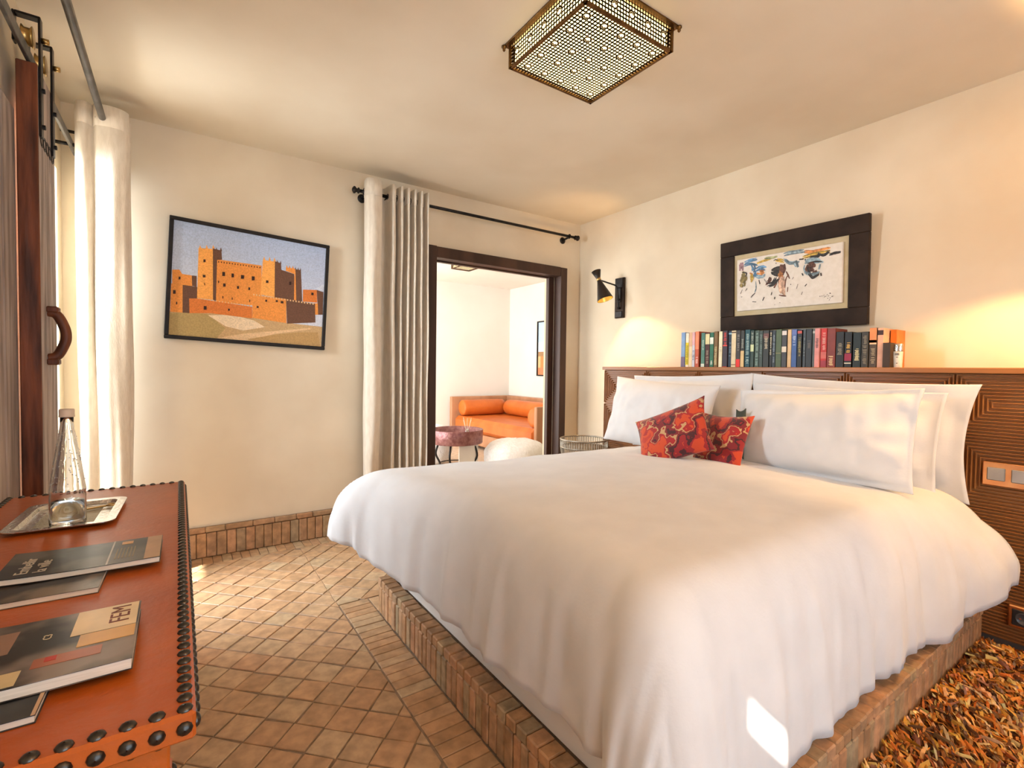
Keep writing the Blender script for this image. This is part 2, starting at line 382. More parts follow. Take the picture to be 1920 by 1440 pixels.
while x < -.275:
    w = RND.uniform(.036, .046); brick(x+w/2, -2.922+RND.uniform(-.002, .002), .064, w-.003, .024, .124); x += w
x = -2.30
while x < -.29:
    w = RND.uniform(.046, .056); brick(x+w/2, -2.903+RND.uniform(-.002, .002), .146, w-.003, .062, .036, 'coping_tile'); x += w
mt = MB().box(-2.24, -.26, -2.80, -1.34, .36, .58, .05).build('mattress', M_white, label='white mattress on the brick platform under the duvet', cat='mattress')

def duvet():
    # flat cloth folded over a rounded rectangle: inner rectangle + rounded fall to the hem
    ix0, ix1, iy0, iy1 = -2.16, -.42, -2.70, -1.42
    nu, nv = 150, 130; b = MB(); vs = []; fs = []
    A = .215; B = .44
    for i in range(nu+1):
        for j in range(nv+1):
            u = -1+2.0*i/nu; v = -1+2*j/nv
            # u: foot edge (-1) to pillow edge (+1)
            U = 1.42
            ue = u*.5+.5
            cx = ix0-U*.32+(ix1-ix0+U*.32)*ue         # runs past the foot
            cyv = (iy0+iy1)/2+v*((iy1-iy0)/2+U*.32)
            qx = max(cx, ix0); qy = min(max(cyv, iy0), iy1)
            dx, dy = cx-qx, cyv-qy
            # square-ish fall so that both sides share one hem length
            ex, ey = abs(dx)/(U*.32), abs(dy)/(U*.32)
            d = (ex**4+ey**4)**.25
            c_ = min(ex, ey)/max(ex, ey, 1e-6); t = min(1, d/(2**.25)**(c_**3))
            ang = t*PI/2
            if d > 1e-6:
                l = math.hypot(dx, dy); nx_, ny_ = dx/l, dy/l
            else: nx_ = ny_ = 0
            hz = math.sin(min(ang, PI/2))**.62; dr = (1-math.cos(min(ang, PI/2)))**1.05
            corner = (2*abs(nx_*ny_))**1.15 if d > 0 else 0
            far = 1 if dy > 0 else 0
            pass
            # perimeter coordinate for the folds
            s = (qx*1.0+qy*1.0)+ (math.atan2(ny_, nx_)*.25 if d > 0 else 0)
            per = (cyv if abs(dx) > abs(dy) else cx)
            foot_ = (nx_*nx_ if dx < 0 else 0)
            fold = (.034*nz(per*6.5, t*.9, 4)+.016*nz(per*15, t*1.2, 8)+.007*math.sin(per*44+5*nz(per*4, 7)))*max(0, t-.25)**1.2
            ear = 0
            fold += .030*(.35-abs(nz(per*8.5+.8*t, t*1.4, 21)))*max(0, t-.15)+.017*(.3-abs(nz(per*19+t, t*2.2, 33)))*max(0, t-.3)
            off = A*hz*(1+.2*corner-.04*foot_*(1-corner))+fold*(1-.6*corner)+.235*ear
            x = qx+nx_*off; y = qy+ny_*off
            # puffy crown
            px = (qx-ix0)/(ix1-ix0); py = (qy-iy0)/(iy1-iy0)
            crown = .028*math.sin(PI*min(max(py, 0), 1))*math.sin(PI*min(max(px*.9+.1, 0), 1))
            head = max(0, (qx+.95)/.55)
            z = .695+crown-B*dr*(1-.06*far-.05*foot_+.13*(ny_*ny_ if dy < 0 else 0))-.008*min(1, head)
            z += .013*nz(x*2.3, y*2.3, 3)+.005*nz(x*7, y*7, 5)
            if t > .5: z += .012*nz(per*4, t*3, 2)
            # side flare near the pillows on the near side
            if dy < 0: y -= .16*max(0, min(1, (cx+.95)/.55))*min(1, t*1.2); z += .24*max(0, min(1, (cx+.85)/.4))*max(0, t-.45)*1.2
            # the far foot corner is pulled out and hangs as a soft lip
            sx = min(1, max(0, (-1.55-cx)/1.0)); sy = min(1, max(0, (cyv+1.95)/.98)); wc = (sx*sx*(3-2*sx))*(sy*sy*(3-2*sy))
            x -= .225*wc; y += .11*wc; z += .09*wc*min(1, t*1.1)
            vs.append((x, y, z))
    for i in range(nu):
        for j in range(nv):
            a = i*(nv+1)+j; fs.append((a, a+nv+1, a+nv+2, a+1))
    b.add(vs, fs); o = b.build('duvet', M_white, smooth=True, label='big white cotton duvet draped over the bed and its foot', cat='duvet')
    m_ = solid(o, .035); o.modifiers['solid'].offset = -1; return o
duv = duvet()
# flat sheet visible beside the pillows
def sheet():
    b = MB(); vs = []; fs = []; n, m = 18, 40
    for i in range(n+1):
        for j in range(m+1):
            x = -.425+.16*i/n; t = j/m; y = -1.34-t*1.56
            z = .625+.006*nz(x*9, y*6)
            if y < -2.74: z -= (abs(y+2.74)/.16)**1.8*.09
            if y > -1.42: z -= ((y+1.42)/.08)**2*.03
            vs.append((x, y, z))
    for i in range(n):
        for j in range(m): a = i*(m+1)+j; fs.append((a, a+m+1, a+m+2, a+1))
    b.add(vs, fs); o = b.build('bed_sheet', M_white, smooth=True, label='white fitted sheet showing below the pillows by the headboard', cat='bed sheet'); solid(o, .02); return o
sheet()
# ------------------------------------------------------------------ pillows and cushions
def pillow_mesh(w, h, t, seed, flange=0, pinch=.20, mat=M_white, n=60, wr=.010, pw=2.6, ends=0):
    b = MB(); vs = []; fs = []
    k = n+1
    def pt(i, j, s):
        u = -1+2*i/n; v = -1+2*j/n
        c = (u*v)**2
        eu = 1-pinch*(1-abs(u)**.9)*v*v*.0
        x = w/2*u*(1-pinch*.5*(1-v*v)*abs(u)**3); y = h/2*v*(1-pinch*.5*(1-u*u)*abs(v)**3)
        fu = max(0, min(1, (1-abs(u))*w/2-flange)/max(1e-4, w/2-flange)); fv = max(0, min(1, (1-abs(v))*h/2-flange)/max(1e-4, h/2-flange))
        fu = max(0.0, ((1-abs(u))*w/2-flange)/(w/2-flange)); fv = max(0.0, ((1-abs(v))*h/2-flange)/(h/2-flange))
        th = ((1-(1-fu)**pw)*(1-(1-fv)**pw))**.72
        wrk = wr*(nz(x*9+seed, y*6, seed)+.6*nz(x*19, y*13+seed, s))*(.35+abs(u)**2*1.3)
        if ends: wrk += ends*math.sin((y/h*22)+3*nz(x*5, y*5, seed))*max(0, abs(u)-.62)*1.2*(1 if th > .05 else .3)
        z = s*(t/2*th+.003)+wrk*(th*.9+.1*(1 if flange else .4))
        if flange and fu*fv <= .02: z += .010*nz(x*7, y*7, seed+9)
        return (x, y, z)
    for s in (1, -1):
        for i in range(k):
            for j in range(k): vs.append(pt(i, j, s))
    K = k*k
    for i in range(n):
        for j in range(n):
            a = i*k+j; fs.append((a, a+k, a+k+1, a+1)); a += K; fs.append((a, a+1, a+k+1, a+k))
    for i in range(n):
        for (p, q) in (((i+1)*k, i*k), (i*k+n, (i+1)*k+n)): fs.append((p, q, q+K, p+K))
        for (p, q) in ((i, i+1), (n*k+i+1, n*k+i)): fs.append((p, q, q+K, p+K))
    b.add(vs, fs); return b.mesh('pillow', mat, True)
def place(name, me, base, lean, yaw, roll, h, label, cat, group=None, roff=0):
    # local x = width, y = up, z = thickness facing the room; base = middle of the bottom edge
    F = Matrix(((0, 0, -1), (-1, 0, 0), (0, 1, 0))).to_4x4()      # x->-Y, y->Z, z->-X
    M = Matrix.Translation(base) @ Matrix.Rotation(yaw, 4, 'Z') @ Matrix.Rotation(lean, 4, 'Y') @ F @ Matrix.Rotation(roll, 4, 'Z') @ Matrix.Translation((0, h/2+roff, 0))
    o = link(name, me, None, label, cat, group); o.matrix_world = M; return o
G = 'white pillows along the headboard'
place('pillow', pillow_mesh(.92, .52, .15, 3, flange=.04, wr=.022, pinch=.10), (-.345, -1.47, .635), .03, .0, .03, .52, 'white pillow leaning on the headboard behind the far front pillow', 'pillow', G)
place('pillow', pillow_mesh(.82, .47, .22, 11, wr=.030, ends=.035, pinch=.12), (-.585, -1.36, .656), .24, .03, -.05, .47, 'plump white pillow at the far side, in front of the wall sconce side', 'pillow', G)
place('pillow', pillow_mesh(1.02, .52, .125, 23, flange=.065, wr=.030, pinch=.15), (-.34, -2.385, .632), .04, .0, -.035, .52, 'wide white flanged pillow standing against the headboard nearest the switches', 'pillow', G)
place('pillow', pillow_mesh(.86, .46, .135, 31, flange=.04, wr=.034, ends=.03, pinch=.08), (-.485, -2.39, .648), .14, -.02, -.02, .46, 'white pillow squeezed in the middle of the near stack of three', 'pillow', G)
place('pillow', pillow_mesh(.84, .44, .22, 41, flange=.022, wr=.026, ends=.05, pinch=.10), (-.70, -2.395, .672), .27, -.10, .05, .44, 'large smooth white pillow at the front of the near stack', 'pillow', G)
place('cushion', pillow_mesh(.31, .29, .10, 51, mat=M_velvet, wr=.004), (-.85, -2.01, .690), .40, -.15, .04, .27, 'red and orange velvet cushion behind the tilted one, touching the near pillow', 'cushion', 'red velvet cushions')
place('cushion', pillow_mesh(.43, .33, .12, 57, mat=M_velvet, wr=.004), (-.985, -1.865, .735), .50, .04, .48, .24, 'red patterned velvet cushion tipped on its corner in front', 'cushion', 'red velvet cushions')
place('cushion', pillow_mesh(.055, .27, .035, 61, mat=flat('dark_green_cloth', (.05, .06, .045)), wr=.003), (-.752, -2.085, .73), .26, -.1, .16, .25, 'small dark green cushion peeking up between red cushion and pillow', 'cushion')

# ------------------------------------------------------------------ headboard with ribbed panels
hb = thing('headboard', 'long walnut headboard of ribbed concentric panels with a shelf top', 'headboard', (0, -2.3, 0))
HY = -2.3
def hpart(name, mat, *q, ch=0): return MB().box(q[0], q[1], q[2]-HY, q[3]-HY, q[4], q[5], ch).build(name, mat, hb)
hpart('body', M_walnut, -.209, -.002, -3.70, -.572, .03, 1.18)
hpart('plinth_strip', flat('grey_strip', (.10, .09, .085)), -.205, -.002, -3.70, -.572, 0, .035)
hpart('shelf_top', M_walnut, -.236, -.002, -3.71, -.562, 1.18, 1.206, ch=.003)
ys = [-.572-.446*k for k in range(8)]; zs = [(1.18, .905), (.905, .585), (.585, .28), (.28, .035)]
for k in range(7):
    for (z1, z0) in zs:
        b = MB(); p = .0150; wv = .0086; hgt = .015
        y1, y0 = ys[k]-.002, ys[k+1]+.002; zz1, zz0 = z1-.002, z0+.002
        n = int((zz1-zz0)/2/p)
        for r in range(n):
            a0, a1, c0, c1 = y0+r*p, y1-r*p, zz0+r*p, zz1-r*p
            if c1-c0 < .012 or a1-a0 < .012: continue
            O = [(a0, c0), (a1, c0), (a1, c1), (a0, c1)]; w1 = min(wv, (c1-c0)/2-.001); I = [(a0+w1, c0+w1), (a1-w1, c0+w1), (a1-w1, c1-w1), (a0+w1, c1-w1)]
            e = .003; O2 = [(a0+e, c0+e), (a1-e, c0+e), (a1-e, c1-e), (a0+e, c1-e)]; I2 = [(a0+w1-e, c0+w1-e), (a1-w1+e, c0+w1-e), (a1-w1+e, c1-w1+e), (a0+w1-e, c1-w1+e)]
            vs = [(-.208, q[0]-HY, q[1]) for q in O]+[(-.209-hgt, q[0]-HY, q[1]) for q in O2]+[(-.209-hgt, q[0]-HY, q[1]) for q in I2]+[(-.208, q[0]-HY, q[1]) for q in I]
            fs = []
            for t in range(4):
                u = (t+1) % 4
                for s0 in (0, 4, 8): fs.append((s0+t, s0+4+t, s0+4+u, s0+u))
            b.add(vs, fs)
        b.build('ribbed_panel', M_walnut, hb)
# switch plate and socket
sw = thing('switch_plate', 'copper plate with two square silver switches on the headboard', 'switch', (-.232, -3.01, .745))
MB().box(-.004, .004, -.102, .102, -.051, .051, .003).build('plate', M_copper, sw)
for yy in (.058, -.018, -.078):
    if yy < -.05: continue
    MB().box(-.009, -.002, yy-.029, yy+.029, -.027, .029, .003).build('rocker', M_switch, sw)
so = thing('wall_socket', 'copper framed black power socket low on the headboard', 'socket', (-.232, -3.055, .154))
b = MB()
b.box(-.010, .004, -.049, .049, -.047, .047, .005); b.build('plate', M_copper, so)
MB().box(-.014, -.008, -.036, .036, -.034, .034, .003).build('insert', M_socket, so)
Mx = Matrix.Rotation(-PI/2, 4, 'Y')
MB().lathe([(.0, 0), (.020, 0), (.022, .003), (.024, .003), (.026, 0)], 20, (-.0145, 0, 0), Mx, close=False).build('ring', flat('socket_rim', (.07, .07, .075), .2), so, True)
for s in (-1, 1): MB().lathe([(.0005, .004), (.0035, .004), (.0035, .001)], 10, (-.0145, s*.0095, 0), Mx).build('pin_hole', flat('pin_red_brown', (.35, .1, .06), .3), so)  # pin holes in an even red-brown

# ------------------------------------------------------------------ books on the headboard shelf
BK = [(-1.309,-1.343,1.45),(-1.348,-1.374,1.444),(-1.375,-1.403,1.446),(-1.404,-1.425,1.447),(-1.427,-1.457,1.45),(-1.474,-1.503,1.439),(-1.505,-1.538,1.437),(-1.539,-1.567,1.437),(-1.568,-1.596,1.442),(-1.6,-1.627,1.441),(-1.635,-1.668,1.443),(-1.669,-1.693,1.44),(-1.695,-1.727,1.44),(-1.728,-1.756,1.44),(-1.757,-1.782,1.438),(-1.783,-1.816,1.441),(-1.819,-1.842,1.435),(-1.847,-1.875,1.432),(-1.877,-1.899,1.429),(-1.9,-1.936,1.43),(-1.939,-1.955,1.428),(-1.956,-1.976,1.425),(-1.977,-2.011,1.431),(-2.013,-2.042,1.425),(-2.045,-2.068,1.426),(-2.069,-2.098,1.426),(-2.1,-2.126,1.42),(-2.128,-2.144,1.423),(-2.146,-2.177,1.423),(-2.179,-2.193,1.422),(-2.194,-2.219,1.424),(-2.221,-2.253,1.422),(-2.257,-2.299,1.419),(-2.301,-2.339,1.398),(-2.34,-2.375,1.395),(-2.38,-2.418,1.39),(-2.42,-2.451,1.392),(-2.453,-2.486,1.41),(-2.488,-2.515,1.407),(-2.515,-2.548,1.331)]
# spine colour, accent patches (z from, z to, colour), lettering (z from, z to, colour), label
BD = [
 ('7d9bc0', [(.0, .3, '6d5f78')], None, 'sky blue paperback at the far left end of the book row'),
 ('e8d9c0', [(.06, .72, 'd9c21c')], (.1, .65, '7a6a10'), 'cream book with a yellow band, second from the left end'),
 ('d2a884', [(.0, .6, 'e0c8a0')], None, 'peach and cream spine right of the yellow banded book'),
 ('c9c6cc', [(.62, 1, 'd8a8ac')], (.2, .5, '555560'), 'thin pale grey book with pinkish top beside the orange one'),
 ('c05a3c', [(.5, 1, 'f08860')], (.1, .3, 'f0d0c0'), 'orange red paperback among the leftmost five books'),
 ('4e7a6c', [(.0, .1, 'c8d0c0')], (.5, .8, 'b0c0b0'), 'teal green book after the gap by the orange paperback'),
 ('4a2420', [(.66, .97, 'd8cc98')], (.1, .5, 'a09078'), 'dark maroon book with a cream label near its top'),
 ('2f6a50', [(.66, .86, 'dfe2d0')], (.08, .2, 'e0e0d0'), 'bright green book with a small white label'),
 ('7a5c34', [], (.05, .58, 'd8c890'), 'olive brown book with pale lettering running up'),
 ('efe2bc', [], (.4, .6, 'c8b890'), 'plain pale yellow book left of the red crossed one'),
 ('3a3038', [(.57, .61, 'e04838'), (0, .02, 'd03828')], (.62, .98, 'd84030'), 'dark book crossed by a red stripe'),
 ('2c3a48', [(.9, .95, '90b8c8')], (.3, .7, '708898'), 'slim navy book left of the tall cream one'),
 ('dccaa0', [(.93, .97, '4a2a18'), (.05, .08, '7a4a28')], None, 'tall plain cream book with a dark dot near the top'),
 ('38342e', [(.0, .22, 'e02818')], (.45, .9, '8c8478'), 'charcoal book with a red block at its foot'),
 ('33322a', [(.0, .45, 'd8b880')], (.52, .8, 'a8a898'), 'dark book with a tan block on its lower half'),
 ('164850', [], (.1, .9, 'a8c0b8'), 'deep teal book with pale lettering'),
 ('34463c', [(.42, .62, 'c8d0a0')], (.65, .95, 'a8b0a0'), 'dark green book with a pale green label'),
 ('48584c', [], (.05, .95, '90a898'), 'mottled grey green book'),
 ('3c4840', [], (.3, .9, '76887c'), 'narrow grey green book left of the wide charcoal one'),
 ('2e2e26', [(.78, .92, '6a4038')], (.5, .85, 'c8b898'), 'wide charcoal book with a faded red patch'),
 ('1c1a16', [], (.3, .96, 'd8cca8'), 'slim black book with cream lettering'),
 ('2c3438', [], (.1, .9, '8896a0'), 'slim blue black book left of the moss green one'),
 ('4c5c3a', [(.36, .38, 'a89860'), (.2, .21, 'a89860')], None, 'wide moss green book with a thin gold line'),
 ('3e3c3c', [(.4, .56, 'dccfb8'), (.86, .98, 'd0c8c0')], None, 'dark grey book with two white patches'),
 ('d8b480', [], None, 'plain tan book left of the blue one'),
 ('3e5c94', [(.85, 1, '6070a8')], (.55, .85, 'b8c8e0'), 'cornflower blue book in the middle of the row'),
 ('16140f', [(.9, .98, 'c05040')], (.3, .8, 'a89858'), 'black book with gold lettering right of the blue one'),
 ('40464a', [], (.3, .8, '78807c'), 'thin slate book right of the gold lettered black one'),
 ('2a2c2c', [], (.5, .75, '6a6058'), 'charcoal book left of a very thin grey one'),
 ('5c625e', [(.88, .95, 'b8b8b0')], None, 'thinnest grey book just left of the pink one'),
 ('dc9088', [], (.5, .75, '5c3838'), 'salmon pink book left of the bright red one'),
 ('c82a1c', [(.0, .18, 'a03038'), (.22, .4, 'd86858')], (.45, .9, 'e8b0a0'), 'bright red book right of the pink one'),
 ('7c3020', [], (.05, .32, 'e0c090'), 'thick rust brown book with cream lettering at its foot'),
 ('1e1a14', [], (.3, .7, '8c8470'), 'thick black book right of the rust brown one'),
 ('15130f', [(.18, .40, '8c1838'), (.1, .14, 'd0c8b0')], (.42, .72, 'e0b050'), 'black book with gold title and a magenta patch'),
 ('1c241f', [], (.2, .56, 'd8d0a0'), 'greenish black book with large cream lettering'),
 ('38342c', [], (.1, .9, '7c7460'), 'grey brown book right of the greenish black one'),
 ('4a3c2e', [(.62, 1, 'e08850'), (.58, .7, 'e0b890')], (.1, .5, 'a09070'), 'brown paperback with a flame orange top'),
 ('d8a488', [(.82, .95, '3a2018')], None, 'pale pink cream book near the right end'),
 ('3a2814', [], None, 'short dark brown book next to the white tube'),
]
M_bc = {}
def colmat(h, rough=.45):
    k = 'cover_'+h
    if k not in M_bc: M_bc[k] = flat(k, hexc(h), rough, .10)
    return M_bc[k]
SH = 1.206
def lettering(y, w, h, z0, z1, seed, x):
    r = random.Random(seed); b = MB(); z = z0*h
    while z < z1*h-.004:
        L_ = r.uniform(.003, .007)
        if r.random() < .85:
            ww = w*r.uniform(.22, .34); b.box(x-.0007, x+.001, -ww, ww*r.uniform(.3, 1), z, z+L_*.55)
        z += L_
    return b
for i, ((ya, yb, zt), (hx, acc, let, lab)) in enumerate(zip(BK, BD)):
    w = abs(ya-yb)-.0015; h = zt-SH; dep = RND.uniform(.125, .15) if i < 39 else .066; xs = -.205+RND.uniform(-.006, .006)
    t = thing('book', lab, 'book', (xs, (ya+yb)/2, SH), group='books on the headboard shelf')
    cm = colmat(hx); b = MB(); c = .002
    b.box(0, dep, -w/2, -w/2+c, 0, h); b.box(0, dep, w/2-c, w/2, 0, h); b.box(-.001, c, -w/2, w/2, 0, h, .001)
    b.build('cover', cm, t)
    MB().box(c, dep-.004, -w/2+c, w/2-c, .003, h-.003).build('page_block', M_paper, t)
    for q, (z0, z1, ah) in enumerate(acc):
        MB().box(-.0018, .001, -w/2*.96, w/2*.96, z0*h+.001, z1*h-.001).build('spine_patch', colmat(ah), t)
    if let:
        MBl = lettering(0, w, h, let[0], let[1], i*7+3, -.0024)
        if MBl.v: MBl.build('lettering', colmat(let[2], .5), t)
t = thing('book', 'orange covered book leaning behind the short dark brown one', 'book', (-.128, -2.533, SH), (0, 0, 0), group='books on the headboard shelf')
b = MB().box(0, .12, -.012, -.010, 0, .195).box(0, .12, .010, .012, 0, .195).box(-.001, .002, -.012, .012, 0, .195); b.build('cover', colmat('c8702c'), t)
MB().box(.002, .116, -.010, .010, .003, .192).build('page_block', M_paper, t)
t = thing('cosmetic_tube', 'white squeeze tube with silvery cap standing at the end of the books', 'tube', (-.19, -2.575, SH))
b = MB(); vs = []; n = 20
prof = [(0, .017, .017), (.004, .0175, .0175), (.08, .021, .010), (.082, .021, .010)]
def oval(sec, n=20):
    b = MB(); vs = []; fs = []
    for z, ry, rx in sec:
        for k in range(n): th = 2*PI*k/n; vs.append((rx*math.cos(th), ry*math.sin(th), z))
    for i in range(len(sec)-1):
        for k in range(n): fs.append((i*n+k, i*n+(k+1) % n, (i+1)*n+(k+1) % n, (i+1)*n+k))
    fs += [tuple(range(n))[::-1], tuple(range((len(sec)-1)*n, len(sec)*n))]
    return b.add(vs, fs)
oval([(0, .0165, .014), (.002, .017, .0145), (.075, .020, .0155), (.080, .0195, .015)]).build('body', flat('tube_white', (.66, .60, .50), .4), t, True)
oval([(.0805, .0185, .0145), (.0815, .019, .015), (.116, .0185, .0145), (.119, .017, .013)]).build('cap', M_silver, t, True)
b = MB()
for z, w in ((.068, .012), (.062, .014), (.05, .006), (.02, .004)): b.box(-.0185, -.012, -w*.6, w*.6, z, z+.003)
b.build('printed_marks', colmat('5a4420'), t)

